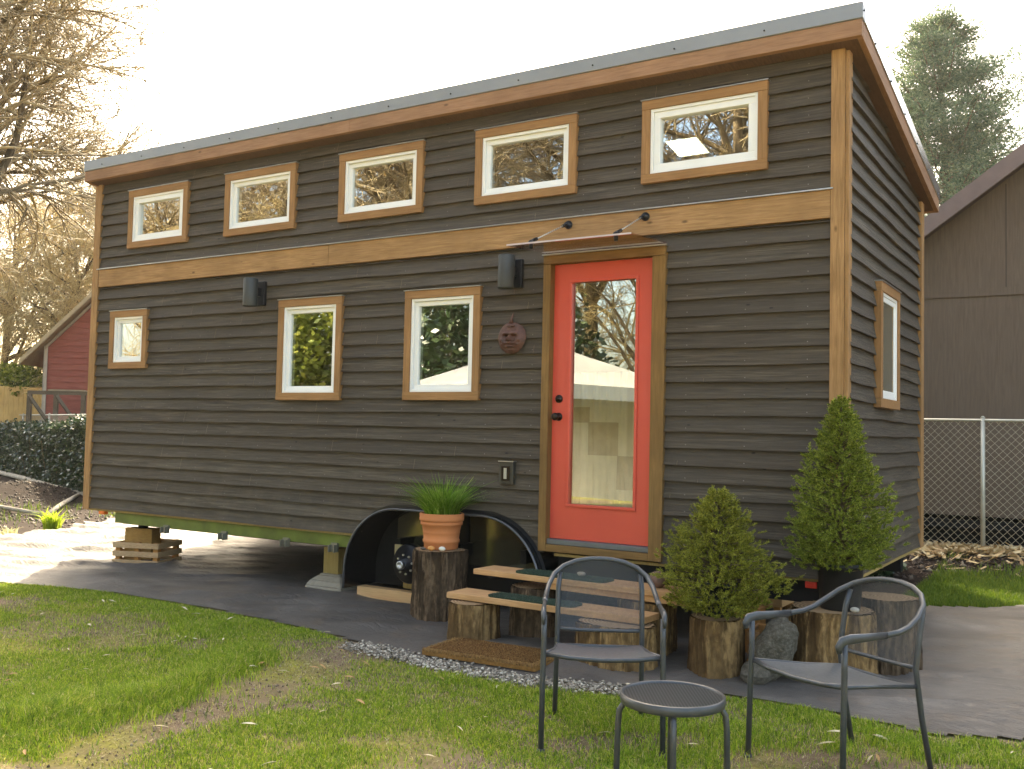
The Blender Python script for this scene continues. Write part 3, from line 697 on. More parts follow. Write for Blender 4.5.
# wall lights, outlet
def wall_light(cx):
    mb = MB(); mb.lathe([(.0, 2.472), (.062, 2.474), (.064, 2.48), (.064, 2.715), (.060, 2.722), (.0, 2.723)], (cx-.022, -.150, 0), 28)
    wl = mb.build('wall_light', M_lamp, house)
    MB().box(cx-.045, cx+.055, -.062, -.028, 2.49, 2.705).build('back_plate', M_black, wl, bevel=.004)
    MB().box(cx-.015, cx+.02, -.11, -.06, 2.57, 2.64).build('mounting_arm', M_black, wl)
wall_light(-2.395); wall_light(-5.09)
mb = MB().box(-2.50, -2.375, -.062, -.02, 1.02, 1.185)
ou = mb.build('outlet_box', plain('bronze_box', (.05, .045, .035), .5, .5, .3), house, bevel=.006)
MB().box(-2.475, -2.40, -.070, -.0625, 1.045, 1.155).build('outlet_cover', M_hard, ou, bevel=.003)
MB().box(-2.450, -2.425, -.074, -.0705, 1.06, 1.14).build('socket', plain('ivory_socket', (.35, .32, .25), .5), ou)
mb = MB(); mb.box(-2.505, -2.37, -.068, -.02, 1.186, 1.193); mb.build('weather_cap', M_steel, ou)

# chassis: green frame, crossmembers, wheel wells, fender, hubs
MB().box(-7.1, FX0-.02, .012, .06, .415, .515).build('trailer_side_rail', M_green, house, bevel=.004)
for cx in (-6.3, -5.5, -4.72, -4.16):
    mb = MB(); mb.box(cx-.035, cx+.035, -.014, .010, .37, .445); mb.box(cx-.02, cx+.02, -.03, -.0145, .385, .40); mb.box(cx-.035, cx-.025, -.05, -.0145, .37, .43); mb.box(cx+.025, cx+.035, -.05, -.0145, .37, .43)
    mb.build('jack_bracket', M_galv, house, bevel=.002)
mb = MB()
mb.box(L0+.1, -.05, .34, .42, .36, .50).box(L0+.1, -.05, 2.1, 2.2, .36, .50).box(-2.02, -.06, .02, .09, .38, .518)
for cx in np.arange(-7.2, -.1, .6): mb.box(cx, cx+.05, .11, 2.5, .42, .518)
mb.box(L0+.02, FX0-.02, .03, .32, .5185, .537); mb.box(FX1+.02, -.01, .03, .32, .5185, .537); mb.box(L0+.02, -.01, .321, 2.54, .5185, .537)
mb.build('chassis', M_dark, house)
mb = MB()
ax = [FX0 + FR, FX1 - FR]
for cx in ax: MB().tube([(cx, .05, .327), (cx, 2.4, .327)], .035, 10).build('axle', M_black, house)
mb.tube([(-3.9, .5, .33), (-3.43, .5, .26), (-3.03, .5, .36), (-2.63, .5, .26), (-2.2, .5, .33)], .022, 6, flat=(1, 1.6))
mb.build('leaf_spring', M_black, house)
for cx in ax[:1]:
    mb = MB(); mb.lathe([(.0, .16), (.155, .155), (.16, .09), (.15, .075), (.10, .07), (.098, .045), (.05, .035), (.048, .0), (.0, -.002)], (cx, -.01, .327), 32, axis='y')
    hb = mb.build('wheel_hub', M_black, house)
    for q in range(8):
        a = 2*PI*q/8 + .2; MB().tube([(cx+.076*math.cos(a), .062, .327+.076*math.sin(a)), (cx+.076*math.cos(a), .018, .327+.076*math.sin(a))], .0085, 8).build('wheel_stud', M_steel, hb)
    mb = MB(); mb.lathe([(.034, -.004), (.036, -.03), (.024, -.036), (.018, -.030), (.0, -.028)], (cx, -.01, .327), 24, axis='y'); mb.build('hub_cap', M_steel, hb)
# fender shell
pts = []
for t in range(0, 25): a = PI - t*PI/2/24; pts.append((FX0+FR + FR*math.cos(a), FZ + FR*math.sin(a)))
for t in range(0, 25): a = PI/2 - t*PI/2/24; pts.append((FX1-FR + FR*math.cos(a), FZ + FR*math.sin(a)))
pts = [(FX0, .10)] + pts + [(FX1, .10)]
mb = MB()
def off(i, d):
    x, z = pts[i]; x0, z0 = pts[max(i-1, 0)]; x1, z1 = pts[min(i+1, len(pts)-1)]
    tx, tz = x1-x0, z1-z0; l = math.hypot(tx, tz); return (x - tz/l*d, z + tx/l*d)
for i in range(len(pts)-1):
    o0, o1, n0, n1 = off(i, .006), off(i+1, .006), off(i, -.006), off(i+1, -.006)
    mb.quad((o0[0], -.10, o0[1]), (o1[0], -.10, o1[1]), (o1[0], .30, o1[1]), (o0[0], .30, o0[1]), True)
    mb.quad((n0[0], .30, n0[1]), (n1[0], .30, n1[1]), (n1[0], -.10, n1[1]), (n0[0], -.10, n0[1]), True)
fe = mb.build('fender', M_fender, house)
mb = MB()
mb.tube([(off(i, 0)[0], -.10, off(i, 0)[1]) for i in range(len(pts))], .010, 8); mb.build('rolled_edge', plain('fender_lip', (.10, .10, .105), .25, .6, .5), fe)
mb = MB()
for i in range(1, len(pts)-2):
    o0, o1 = off(i, .008), off(i+1, .008); p0, p1 = off(i, .035), off(i+1, .035)
    mb.quad((o0[0], -.036, o0[1]), (o1[0], -.036, o1[1]), (p1[0], -.036, p1[1]), (p0[0], -.036, p0[1]))
mb.build('fender_flange', M_black, fe)
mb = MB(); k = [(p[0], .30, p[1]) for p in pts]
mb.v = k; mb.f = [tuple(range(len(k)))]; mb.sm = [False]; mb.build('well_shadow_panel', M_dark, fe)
def well(x0, x1, name):
    mb = MB(); n = 16; cx = (x0+x1)/2; top = []
    for i in range(n+1):
        x = x0 + (x1-x0)*i/n; zt = (arch_top(x) or .5) - .03; top.append((x, .285, max(zt, .36)))
    for i in range(n):
        mb.quad((top[i][0], .285, .34), (top[i+1][0], .285, .34), top[i+1], top[i])
    mb.build(name, M_olive, fe)
well(-3.72, -3.08, 'well_panel'); well(-2.98, -2.32, 'well_panel')
mb = MB(); mb.box(-3.06, -3.0, .0, .29, .3, .765); mb.build('well_divider', M_black, fe)
mb = MB(); mb.box(-3.60, -3.53, .10, .12, .33, .47).box(-3.53, -3.47, .10, .12, .40, .44).box(-3.47, -3.42, .10, .12, .36, .47); mb.build('spring_hanger', plain('bare_hanger', (.32, .26, .14), .6), fe)
mb = MB(); mb.box(-.235, -.165, -.006, .012, .475, .515); mb.build('marker_light', M_red_l, house, bevel=.003)
mb = MB(); mb.box(-7.34, -7.25, -.006, .04, .485, .528); mb.build('marker_light', M_orange_l, house, bevel=.004)

# curtain inside the door
def curtain():
    m_ = NM('patchwork_cloth')
    sep = m_.n.new('ShaderNodeSeparateXYZ'); m_.t.links.new(m_.tc.outputs['Object'], sep.inputs[0])
    # object origin is (-1.69, .16, .70): three dark squares stepping down to the right
    def inside(x0, x1, z0, z1):
        a = m_.math('MULTIPLY', m_.math('GREATER_THAN', sep.outputs[0], x0), m_.math('LESS_THAN', sep.outputs[0], x1))
        b = m_.math('MULTIPLY', m_.math('GREATER_THAN', sep.outputs[2], z0), m_.math('LESS_THAN', sep.outputs[2], z1)); return m_.math('MULTIPLY', a, b)
    msk = m_.math('MAXIMUM', m_.math('MAXIMUM', inside(-.40, -.175, .79, .905), inside(-.18, .055, .553, .795)), inside(.05, .31, .31, .553))
    nz = m_.noise((9, 1, 1), 3, 4)
    m_.col(m_.mix(msk, m_.ramp(nz, [(.3, (.50, .46, .33)), (.7, (.60, .56, .42))]), (.17, .125, .065))).set(.9, .1)
    mb = MB(); n = 60; x0, x1 = -1.99, -1.39
    def yy(t, z): return .16 + .018*math.sin(t*34) + .012*math.sin(t*71 + z*2)
    for i in range(n):
        for (za, zb) in ((.70, 1.2), (1.2, 1.86)):
            t0, t1 = i/n, (i+1)/n
            mb.quad((x0+(x1-x0)*t0, yy(t0, za), za), (x0+(x1-x0)*t1, yy(t1, za), za), (x0+(x1-x0)*t1, yy(t1, zb), zb), (x0+(x1-x0)*t0, yy(t0, zb), zb), True)
    o = mb.build('curtain', m_.m, None, origin=(-1.69, .16, .70))
    tag(o, 'cream and brown patchwork curtain hanging behind the lower door glass', 'curtain')
curtain()

# ------------------------------------------------------------------ mask on the wall
def mask():
    t = thing('wall_mask', 'round reddish clay face ornament hanging on the siding left of the door', 'ornament', (-2.425, -.03, 2.115))
    mb = MB(); R, N, A = .122, 26, 56
    def g(x, z, cx, cz, s, sz=None): sz = sz or s; return math.exp(-((x-cx)/s)**2 - ((z-cz)/sz)**2)
    def hgt(x, z):
        r = math.hypot(x, z)/R; h = .036*math.sqrt(max(0, 1 - r**2.6))
        K = 2.4
        h += K*.020*g(x, z, 0, -.008, .016, .020) + .016*g(x, z, 0, -.018, .026, .010)          # nose
        h += K*.012*(g(x, z, -.036, .030, .030, .009) + g(x, z, .036, .030, .030, .009))        # brow
        h -= K*.014*(g(x, z, -.032, .014, .013, .008) + g(x, z, .032, .014, .013, .008))        # eyes
        h += K*.010*(g(x, z, -.070, -.03, .022, .03) + g(x, z, .070, -.03, .022, .03))          # cheeks
        h -= K*.012*(g(x, z, -.074, -.034, .010) + g(x, z, .074, -.034, .010))
        h += K*.010*(g(x, z, 0, -.042, .048, .007) + g(x, z, 0, -.064, .040, .008)) - .010*g(x, z, 0, -.053, .042, .004)
        h += .006*g(x, z, 0, -.09, .03, .012)
        return h
    cx, cy, cz = -2.425, -.034, 2.115; k0 = len(mb.v); mb.v.append((cx, cy-hgt(0, 0), cz))
    for i in range(1, N+1):
        for j in range(A):
            a = 2*PI*j/A; r = R*i/N; r *= 1 + .012*math.sin(a*3)*(i/N); x, z = r*math.cos(a), r*math.sin(a)*.98
            mb.v.append((cx+x, cy-hgt(x, z), cz+z))
    for j in range(A): mb.f.append((0, 1+j, 1+(j+1) % A)); mb.sm.append(True)
    for i in range(N-1):
        for j in range(A):
            j2 = (j+1) % A; mb.f.append((1+i*A+j, 1+(i+1)*A+j, 1+(i+1)*A+j2, 1+i*A+j2)); mb.sm.append(True)
    mb.build('face', M_clay, t)
    mb = MB(); mb.tube([(cx-.005, cy-.01, cz+.112), (cx-.002, cy-.012, cz+.14), (cx+.012, cy-.008, cz+.19)], [.022, .010, .004], 8); mb.build('stem', M_clay, t)
    mb = MB()
    for q in range(7):
        a = PI/2 + (q-3)*.33; p0 = Vector((cx, cy-.034, cz+.085)); p1 = p0 + Vector((math.cos(a)*.05, .004, math.sin(a)*.022-.008))
        mb.tube([p0, (p0+p1)/2, p1], [.008, .010, .002], 6)
    mb.build('leaf_cap', M_clay, t)
mask()

# ------------------------------------------------------------------ stumps
def stump(label, cx, cy, r, h, matb, seed, loc_z=0, flute=.10, lean=(0, 0), nm='stump', group='log stumps by the front steps'):
    t = thing(nm, label, 'stump', (cx, cy, loc_z), group); rr = random.Random(seed); A = 180; N = 22
    ph = [rr.uniform(0, 2*PI) for _ in range(8)]
    def wob(a, z):
        v = 1 + .06*math.sin(2*a+ph[0]) + .05*math.sin(3*a+ph[1]) + .03*math.sin(5*a + ph[2])
        v += flute*.55*abs(math.sin(9*a+ph[3]+.5*math.sin(z*7+ph[4]))) + flute*.35*abs(math.sin(17*a+ph[5]+.8*math.sin(z*11)))
        v += flute*.30*(abs(math.sin(15.5*a+ph[6]+1.2*math.sin(z*9+ph[7])))**.5 - .6) + flute*.14*math.sin(43*a+ph[1]+3*math.sin(z*14+ph[2]))
        return v
    mb = MB()
    for i in range(N+1):
        z = h*i/N
        for j in range(A):
            a = 2*PI*j/A; q = r*wob(a, z)*(1 + .07*(1-i/N)**2 - (.03 if i == N else 0))
            q *= 1 + rr.uniform(-.006, .006)
            mb.v.append((cx+q*math.cos(a)+lean[0]*i/N, cy+q*math.sin(a)+lean[1]*i/N, loc_z-.01+z + (.004*math.sin(3*a) if i == N else 0)))
    for i in range(N):
        for j in range(A): j2 = (j+1) % A; mb.f.append((i*A+j, i*A+j2, (i+1)*A+j2, (i+1)*A+j)); mb.sm.append(True)
    mb.build('bark', matb, t)
    mb = MB(); kk = []
    for j in range(A):
        a = 2*PI*j/A; q = r*wob(a, h)*.95; kk.append((cx+q*math.cos(a)+lean[0], cy+q*math.sin(a)+lean[1], loc_z-.006+h))
    mb.v = kk + [(cx+lean[0], cy+lean[1], loc_z-.003+h)]
    for j in range(A): mb.f.append((j, (j+1) % A, A)); mb.sm.append(False)
    mb.build('sawn_top', M_cut, t)
    return t
stump('tall dark-barked stump holding the terracotta pot of grass', -2.89, -.255, .172, .525, M_bark, 1, flute=.15)
stump('short split stump under the left end of the lower step', -2.245, -.735, .150, .275, M_bark2, 2)
stump('wide low stump under the right end of the lower step', -1.16, -.76, .215, .275, M_bark2, 3)
stump('stump under the left end of the upper step', -1.98, -.40, .14, .365, M_bark, 4)
stump('stump under the right end of the upper step', -1.15, -.36, .18, .365, M_bark2, 5)
stump('pale weathered stump carrying the shorter spruce shrub', -.59, -.60, .150, .35, M_bark2, 6, group='stumps carrying potted shrubs')
stump('broad brown stump carrying the taller spruce shrub', .00, -.30, .215, .425, M_bark2, 7, group='stumps carrying potted shrubs')
stump('bark-covered stump behind the taller shrub near the house corner', .22, .12, .17, .46, M_bark, 8, group='stumps carrying potted shrubs')

# ------------------------------------------------------------------ steps, mats
def obox(name, label, cat, cx, cy, z0, z1, lx, ly, rot, mat, bevel=.004, group=None):
    mt = Matrix.Translation((cx, cy, 0)) @ Matrix.Rotation(rot, 4, 'Z')
    mb = MB(); mb.box(-lx/2, lx/2, -ly/2, ly/2, z0, z1, mt)
    o = mb.build(name, mat, None, origin=(cx, cy, z0), bevel=bevel); return tag(o, label, cat, group)
r_ = math.atan2(-.03, 1.42)
obox('step_plank', 'cedar plank of the lower step resting on two stumps', 'plank', -1.70, -.685, .278, .318, 1.46, .24, r_, M_plank, group='planks of the front steps')
obox('step_plank', 'top cedar plank of the upper step with round stone on its right end', 'plank', -1.60, -.435, .413, .450, 1.58, .25, r_-.02, M_plank, group='planks of the front steps')
obox('step_plank', 'under plank doubling the right half of the upper step', 'plank', -1.27, -.43, .372, .411, 1.02, .245, r_-.02, M_plank, group='planks of the front steps')
def fuzzy(name, label, cx, cy, z, lx, ly, rot, c0, c1, th=.012, n=9000, hh=.012, rr=.05):
    t = thing(name, label, 'mat', (cx, cy, z)); mb = MB(); k = []
    for (sx, sy, a0) in ((1, 1, 0), (-1, 1, 90), (-1, -1, 180), (1, -1, 270)):
        for q in range(5):
            a = math.radians(a0 + q*22.5); k.append((sx*(lx/2-rr)+rr*math.cos(a), sy*(ly/2-rr)+rr*math.sin(a)))
    mt = Matrix.Translation((cx, cy, 0)) @ Matrix.Rotation(rot, 4, 'Z')
    P = [mt @ Vector((p[0], p[1], 0)) for p in k]
    mb.prism([(p.x, p.y, z) for p in P], [(p.x, p.y, z+th) for p in P])
    mb.build('backing', plain(name+'_base', c0, .95, .1, var=.3, sc_=60), t)
    u = nr.uniform(-lx/2, lx/2, n); v = nr.uniform(-ly/2, ly/2, n); kk = in_poly(u, v, k); u = u[kk]; v = v[kk]
    x = cx + u*math.cos(rot) - v*math.sin(rot); y = cy + u*math.sin(rot) + v*math.cos(rot)
    blades('pile', x, y, np.full(len(x), z+th-.001), hh*nr.uniform(.5, 1.2, len(x)), np.full(len(x), .004), leafmat(name+'_pile', [(0, tuple(q*.6 for q in c0)), (1, c1)], .05), kind=None, lean=1.0, parent=t, origin=(cx, cy, z))
    return t
fuzzy('tread_mat', 'dark green carpet tread on the lower step', -1.79, -.705, .319, .66, .17, r_, (.035, .055, .035), (.07, .11, .07), th=.008, hh=.008)
fuzzy('tread_mat', 'dark green carpet tread on the upper step', -1.72, -.44, .451, .70, .19, r_-.02, (.035, .055, .035), (.07, .11, .07), th=.008, hh=.008)
dm = fuzzy('door_mat', 'thick brown coir door mat lying on gravel before the steps', -1.86, -1.075, .018, .80, .42, .06, (.22, .11, .035), (.48, .27, .09), th=.022, n=26000, hh=.020, rr=.02)
mbx = MB()
for q in range(11):
    yy = -1.075 + (-.17 + q*.034)
    mbx.tube([(-2.22, yy, .052), (-1.5, yy + .043, .052)], .006, 6)
mbx.build('ribs', plain('dark_coir', (.10, .045, .015), .95, .1, var=.4, sc_=80), dm)

# ------------------------------------------------------------------ rocks
def rock(name, label, cx, cy, z, sx, sy, sz, mat, seed, cat='rock', group=None, rough=.18, sub=3, rot=0.0, tiltz=0):
    import bmesh
    bm = bmesh.new(); bmesh.ops.create_icosphere(bm, subdivisions=sub, radius=1)
    rr = np.random.default_rng(seed); o1 = rr.uniform(0, 50, 3)
    for v in bm.verts:
        p = v.co; n = float(fbm(np.array([p.x*1.2+o1[0]]), np.array([p.y*1.2+p.z*1.5+o1[1]]), 1.3, 1)[0]) - .5
        n2 = float(fbm(np.array([p.z*1.4+o1[2]]), np.array([p.x*1.2-p.y]), 3.1, 2)[0]) - .5
        v.co = p * (1 + rough*2*n + rough*.8*n2)
    for v in bm.verts: v.co = Vector((v.co.x*sx + tiltz*v.co.z*sz, v.co.y*sy, v.co.z*sz))
    bmesh.ops.rotate(bm, verts=bm.verts, matrix=Matrix.Rotation(rot, 3, 'Z'))
    zm = min(v.co.z for v in bm.verts)
    for v in bm.verts: v.co.z -= zm
    for f in bm.faces: f.smooth = rough < .1
    me = bpy.data.meshes.new(name); bm.to_mesh(me); bm.free(); me.materials.append(mat)
    o = bpy.data.objects.new(name, me); COL.objects.link(o); o.location = (cx, cy, z)
    return tag(o, label, cat, group)
rock('boulder', 'pointed grey granite rock standing between the two shrub stumps', -.25, -.62, -.02, .125, .10, .20, M_rock, 4, sub=4, tiltz=.35)
rock('boulder', 'low grey rock lying at the foot of the pointed rock', -.325, -.70, -.015, .085, .07, .075, M_rock, 5)
rock('stone', 'round brown stone on the right end of the upper step', -1.03, -.46, .450, .060, .052, .052, plain('brown_stone', (.17, .10, .075), .85, .2, var=.3, bump=.5, sc_=30), 6, rough=.08)
rock('stone', 'small pale stone on the green tread of the upper step', -1.60, -.42, .462, .030, .02, .016, M_conc, 7)
rock('stone', 'small pale stone on top of the broad shrub stump', .155, -.40, .422, .026, .02, .016, plain('pale_stone', (.55, .5, .42), .8), 8, rough=.07)
rock('stone', 'orange pebble beside the pot on the tall stump', -2.87, -.385, .522, .030, .018, .018, plain('orange_pebble', (.62, .27, .07), .5), 9, rough=.05)
rock('stone', 'white pebble beside the pot on the tall stump', -2.795, -.352, .522, .028, .018, .017, plain('white_pebble', (.72, .68, .58), .6), 10, rough=.05)
rock('stone', 'dark flat pebble left of the orange pebble on the tall stump', -2.945, -.385, .522, .026, .014, .010, plain('dark_pebble', (.09, .07, .055), .6), 11, rough=.05)

# ------------------------------------------------------------------ grass pot
def grass_pot():
    c = (-2.90, -.22, .522)
    t = thing('flower_pot', 'ribbed terracotta pot of bright green grass on the tall stump', 'potted plant', c)
    mb = MB(); mb.lathe([(a_*1.16, b_*1.12) for a_, b_ in [(.104, 0), (.110, .008), (.113, .040), (.119, .044), (.120, .062), (.115, .066), (.119, .105), (.121, .108), (.120, .115), (.128, .158), (.136, .161), (.138, .176), (.134, .179), (.139, .186), (.144, .190), (.145, .206), (.143, .209), (.146, .232), (.141, .238), (.130, .236), (.122, .2)]], c, 48)
    mb.build('pot', M_terra, t)
    mb = MB(); mb.lathe([(.0, .24), (.142, .245)], c, 24); mb.build('soil', M_soil, t)
    mb = MB(); r = random.Random(5)
    for i in range(640):
        a = r.uniform(0, 2*PI); q = .125*math.sqrt(r.random()); x, y = q*math.cos(a), q*math.sin(a)
        ln = r.uniform(.20, .37)*(1.25 if r.random() < .12 else 1); a2 = a + r.uniform(-.9, .9); out = r.uniform(.05, .75) + q*4.0
        if r.random() < .14: out += .6
        P = []; n = 5
        for k in range(n+1):
            s = k/n; P.append(Vector((c[0]+x+math.cos(a2)*ln*out*s**1.8, c[1]+y+math.sin(a2)*ln*out*s**1.8, c[2]+.235+ln*(s-.30*out*s*s))))
        w_ = r.uniform(.0022, .0042); sd_ = Vector((-math.sin(a2+.6), math.cos(a2+.6), 0))
        k0 = len(mb.v)
        for k in range(n+1):
            ww = w_*(1-(k/n)**2)+.0003; mb.v += [tuple(P[k]-sd_*ww), tuple(P[k]+sd_*ww)]
        for k in range(n): mb.f.append((k0+2*k, k0+2*k+1, k0+2*k+3, k0+2*k+2)); mb.sm.append(True)
    mb.build('grass', M_pgrass, t)
grass_pot()

# ------------------------------------------------------------------ potted spruces
def shrub(label, cx, cy, zpot, hpot, rpot, z0, z1, rad, mat, seed, shape, n=30000, ax=(0, 0)):
    t = thing('potted_spruce', label, 'potted shrub', (cx, cy, zpot), 'potted dwarf spruces')
    mb = MB(); c = (cx, cy, zpot); mb.lathe([(rpot*.8, 0), (rpot*.84, .01), (rpot*.97, hpot-.03), (rpot*1.04, hpot-.028), (rpot*1.05, hpot), (rpot*.96, hpot), (rpot*.93, hpot-.03)], c, 36)
    mb.build('pot', M_blackpot, t)
    mb = MB(); mb.lathe([(.0, hpot-.03), (rpot*.94, hpot-.025)], c, 24); mb.build('soil', M_soil, t)
    mb = MB(); mb.tube([(cx, cy, zpot+hpot-.03), (cx+ax[0]*.5, cy, (z0+z1)/2), (cx+ax[0], cy+ax[1], z1-.06)], [.022, .014, .004], 8)
    g = np.random.default_rng(seed); r = random.Random(seed)
    V = []; nb = 2600
    tips = []
    for i in range(nb):
        s = 1 - math.sqrt(r.random())*.999 if r.random() < .6 else r.random()
        s = min(max(s, 0.0), .985); a = r.uniform(0, 2*PI)
        lump = 1 + .20*math.sin(3*a+s*9+seed) + .15*math.sin(7*a - s*17 + seed*2) + r.uniform(-.24, .13)
        lump += .12*math.sin(13*a + s*31 + seed); R = rad*shape(s)*lump; z = z0+(z1-z0)*s; d = (r.random()**.33)
        tx = ax[0]*s; ty = ax[1]*s
        tips.append((cx+tx+R*d*math.cos(a), cy+ty+R*d*math.sin(a), z + r.uniform(-.02, .02), a, d, s))
    for i, p in enumerate(tips):
        if i % 6 == 0:
            mb.tube([(cx+ax[0]*p[5], cy+ax[1]*p[5], p[2]-.06*p[4]), (p[0], p[1], p[2])], [.004, .0015], 4, cap=False)
    mb.build('trunk', M_bark3, t)
    T = np.array(tips); per = max(4, n // nb); idx = np.repeat(np.arange(nb), per); N = len(idx)
    # every sprig: needles around a short shoot pointing out and up
    a = T[idx, 3] + g.normal(0, .5, N); el = g.normal(.55, .3, N)
    sh = np.repeat(g.uniform(.028, .055, nb), per); sa = T[:, 3] + g.normal(0, .5, nb); se = g.normal(.5, .35, nb)
    sdir = np.stack([np.cos(sa)*np.cos(se), np.sin(sa)*np.cos(se), np.sin(se)], -1)[idx]
    base = T[idx, :3] + sdir*(g.random(N)[:, None])*sh[:, None]
    q = g.normal(0, 1, (N, 3)); nd = sdir*1.1 + q*.62; nd /= np.linalg.norm(nd, axis=1)[:, None]
    L = g.uniform(.008, .019, N)[:, None]; side = np.cross(nd, g.normal(0, 1, (N, 3))); side /= np.linalg.norm(side, axis=1)[:, None]
    wd = .0017
    P = np.stack([base - side*wd, base + side*wd, base + nd*L + side*wd*.5, base + nd*L - side*wd*.5], 1).reshape(-1, 3)
    F = np.arange(4*N).reshape(-1, 4)
    np_mesh('crown', P, F, mat, t, (cx, cy, zpot))
    return t
cone1 = lambda s: (.62 + .38*math.sin(min(1, s/.32)*PI/2)) * (1 - max(0, s-.28)/.72)**.72 + .02
cone2 = lambda s: (.70 + .30*math.sin(min(1, s/.26)*PI/2)) * (1 - max(0, s-.26)/.74)**.92 + .045
shrub('shorter cone-shaped spruce in a black pot right of the red door', -.60, -.57, .345, .20, .11, .37, 1.07, .325, M_spruce, 11, cone1, n=150000)
shrub('taller cone-shaped spruce in a black pot by the house corner', .05, -.30, .420, .27, .135, .66, 1.63, .262, M_spruce2, 23, cone2, n=175000, ax=(.0, .0))

# ------------------------------------------------------------------ chairs and side table
def make_chair(label):
    t = thing('patio_chair', label, 'chair', (0, 0, 0), 'charcoal metal patio chairs')
    R = .0125
    for s in (-1, 1):
        MB().tube([(s*.268, -.275, .0), (s*.266, -.268, .3), (s*.264, -.262, .50), (s*.264, -.262, .597)], R, 10).build('leg', M_chair, t)
        MB().tube([(s*.215, .315, 0), (s*.212, .262, .22), (s*.208, .225, .44), (s*.208, .262, .64), (s*.200, .282, .715)], R, 10).build('leg', M_chair, t)
        MB().lathe([(.014, 0), (.018, .004), (.016, .016)], (s*.268, -.275, -.002), 12).build('foot_cap', M_chair, t)
        # flat arm pad curving down over the front leg
        MB().tube([(s*.266, -.292, .565), (s*.266, -.296, .588), (s*.267, -.282, .608), (s*.268, -.235, .615), (s*.268, -.15, .614), (s*.268, -.02, .614)], [.012, .017, .019, .018, .015, .0125], 12, flat=(.65, 1.15)).build('armrest', M_chair, t)
    P = [(.268, -.03, .614), (.267, .05, .620), (.264, .11, .634), (.254, .18, .668), (.230, .245, .710), (.183, .29, .745), (.120, .315, .768), (.055, .327, .778), (0, .330, .780)]
    P = P + [(-x, y, z) for x, y, z in P[-2::-1]]
    MB().tube(P, R, 12).build('back_hoop', M_chair, t)
    MB().tube([(-.208, .226, .445), (-.11, .248, .437), (0, .256, .435), (.11, .248, .437), (.208, .226, .445)], .009, 8).build('back_rail', M_chair, t)
    mb = MB(); n, k = 20, 10
    def top(u):
        x = u*.195; return .30+.02*(1-u*u) , .705 + .064*math.sqrt(max(0, 1-abs(u)**2.2))
    for i in range(n):
        for j in range(k):
            def pp(ii, jj):
                u = -1 + 2*ii/n; v = jj/k; yt, zt = top(u); yb = .226+.03*(1-u*u); zb = .437
                return (u*.203, yb+(yt-yb)*v + .012*math.sin(v*PI), zb+(zt-zb)*v)
            mb.quad(pp(i, j), pp(i+1, j), pp(i+1, j+1), pp(i, j+1), True)
    mb.build('back_screen', M_screen_back, t)
    F = [(-.262, -.255, .425), (-.15, -.272, .415), (0, -.278, .410), (.15, -.272, .415), (.262, -.255, .425)]
    MB().tube(F, .011, 10).build('seat_rail', M_chair, t)
    mb = MB(); mb.tube([(-.262, -.255, .426), (-.215, 0, .392), (-.208, .225, .366), (0, .235, .362), (.208, .225, .366), (.215, 0, .392), (.262, -.255, .426)], .009, 8); mb.build('seat_frame', M_chair, t)
    mb = MB(); n = 16
    for i in range(n):
        for j in range(n):
            def pp(ii, jj):
                u = -1+2*ii/n; v = jj/n; w_ = .245*(1-v)+.205*v; return (u*w_, -.268+.015*u*u + v*.495, .414 + .012*u*u - .014*(1-u*u)*math.sin(v*PI) - .052*v)
            mb.quad(pp(i, j), pp(i+1, j), pp(i+1, j+1), pp(i, j+1), True)
    mb.build('seat', M_screen, t)
    return t
def copy_tree(o, parent=None):
    c = o.copy(); COL.objects.link(c); c.parent = parent
    for ch in list(o.children): copy_tree(ch, c)
    return c
ch = make_chair('charcoal metal armchair with arched mesh back standing in front of the door steps')
bpy.context.view_layer.update()
ch2 = copy_tree(ch)
ch.location = (-.63, -2.05, 0); ch.rotation_euler.z = .50
ch2.location = (.415, -1.83, 0); ch2.rotation_euler.z = -.51
ch2['label'] = 'charcoal metal armchair turned sideways beside the shrub stumps and dark fabric'
def table():
    c = (.03, -2.77, 0); t = thing('side_table', 'small round charcoal side table with perforated top between the chairs', 'table', c)
    mb = MB(); mb.lathe([(.185, .415), (.193, .418), (.195, .428), (.195, .448), (.189, .453), (.183, .448), (.181, .42)], c, 56); mb.build('rim', M_chair, t)
    mb = MB(); mb.lathe([(.0, .443), (.185, .443)], c, 56)
    mm_ = NM('perforated_top'); mm_.col((.17, .18, .185)).set(.4, .5, .2)
    wv = mm_.n.new('ShaderNodeTexWave'); wv.inputs['Scale'].default_value = 26; mm_.t.links.new(mm_.mapping((1, 1, 1), rot=(0, 0, -.56)), wv.inputs['Vector'])
    tr_ = mm_.n.new('ShaderNodeBsdfTransparent'); mx = mm_.n.new('ShaderNodeMixShader')
    mm_.t.links.new(mm_.ramp(wv.outputs['Fac'], [(.3, (.85, .85, .85)), (.7, (.62, .62, .62))]), mx.inputs[0]); mm_.t.links.new(tr_.outputs[0], mx.inputs[1]); mm_.t.links.new(mm_.b.outputs[0], mx.inputs[2]); mm_.t.links.new(mx.outputs[0], mm_.out.inputs[0])
    mb.build('table_top', mm_.m, t)
    for q in range(4):
        a = .12 + q*PI/2 + .3; cx, sx = math.cos(a), math.sin(a)
        MB().tube([(c[0]+cx*.150, c[1]+sx*.150, .412), (c[0]+cx*.178, c[1]+sx*.178, .408), (c[0]+cx*.195, c[1]+sx*.195, .380), (c[0]+cx*.200, c[1]+sx*.200, .33), (c[0]+cx*.206, c[1]+sx*.206, 0)], .0115, 10).build('leg', M_chair, t)
table()

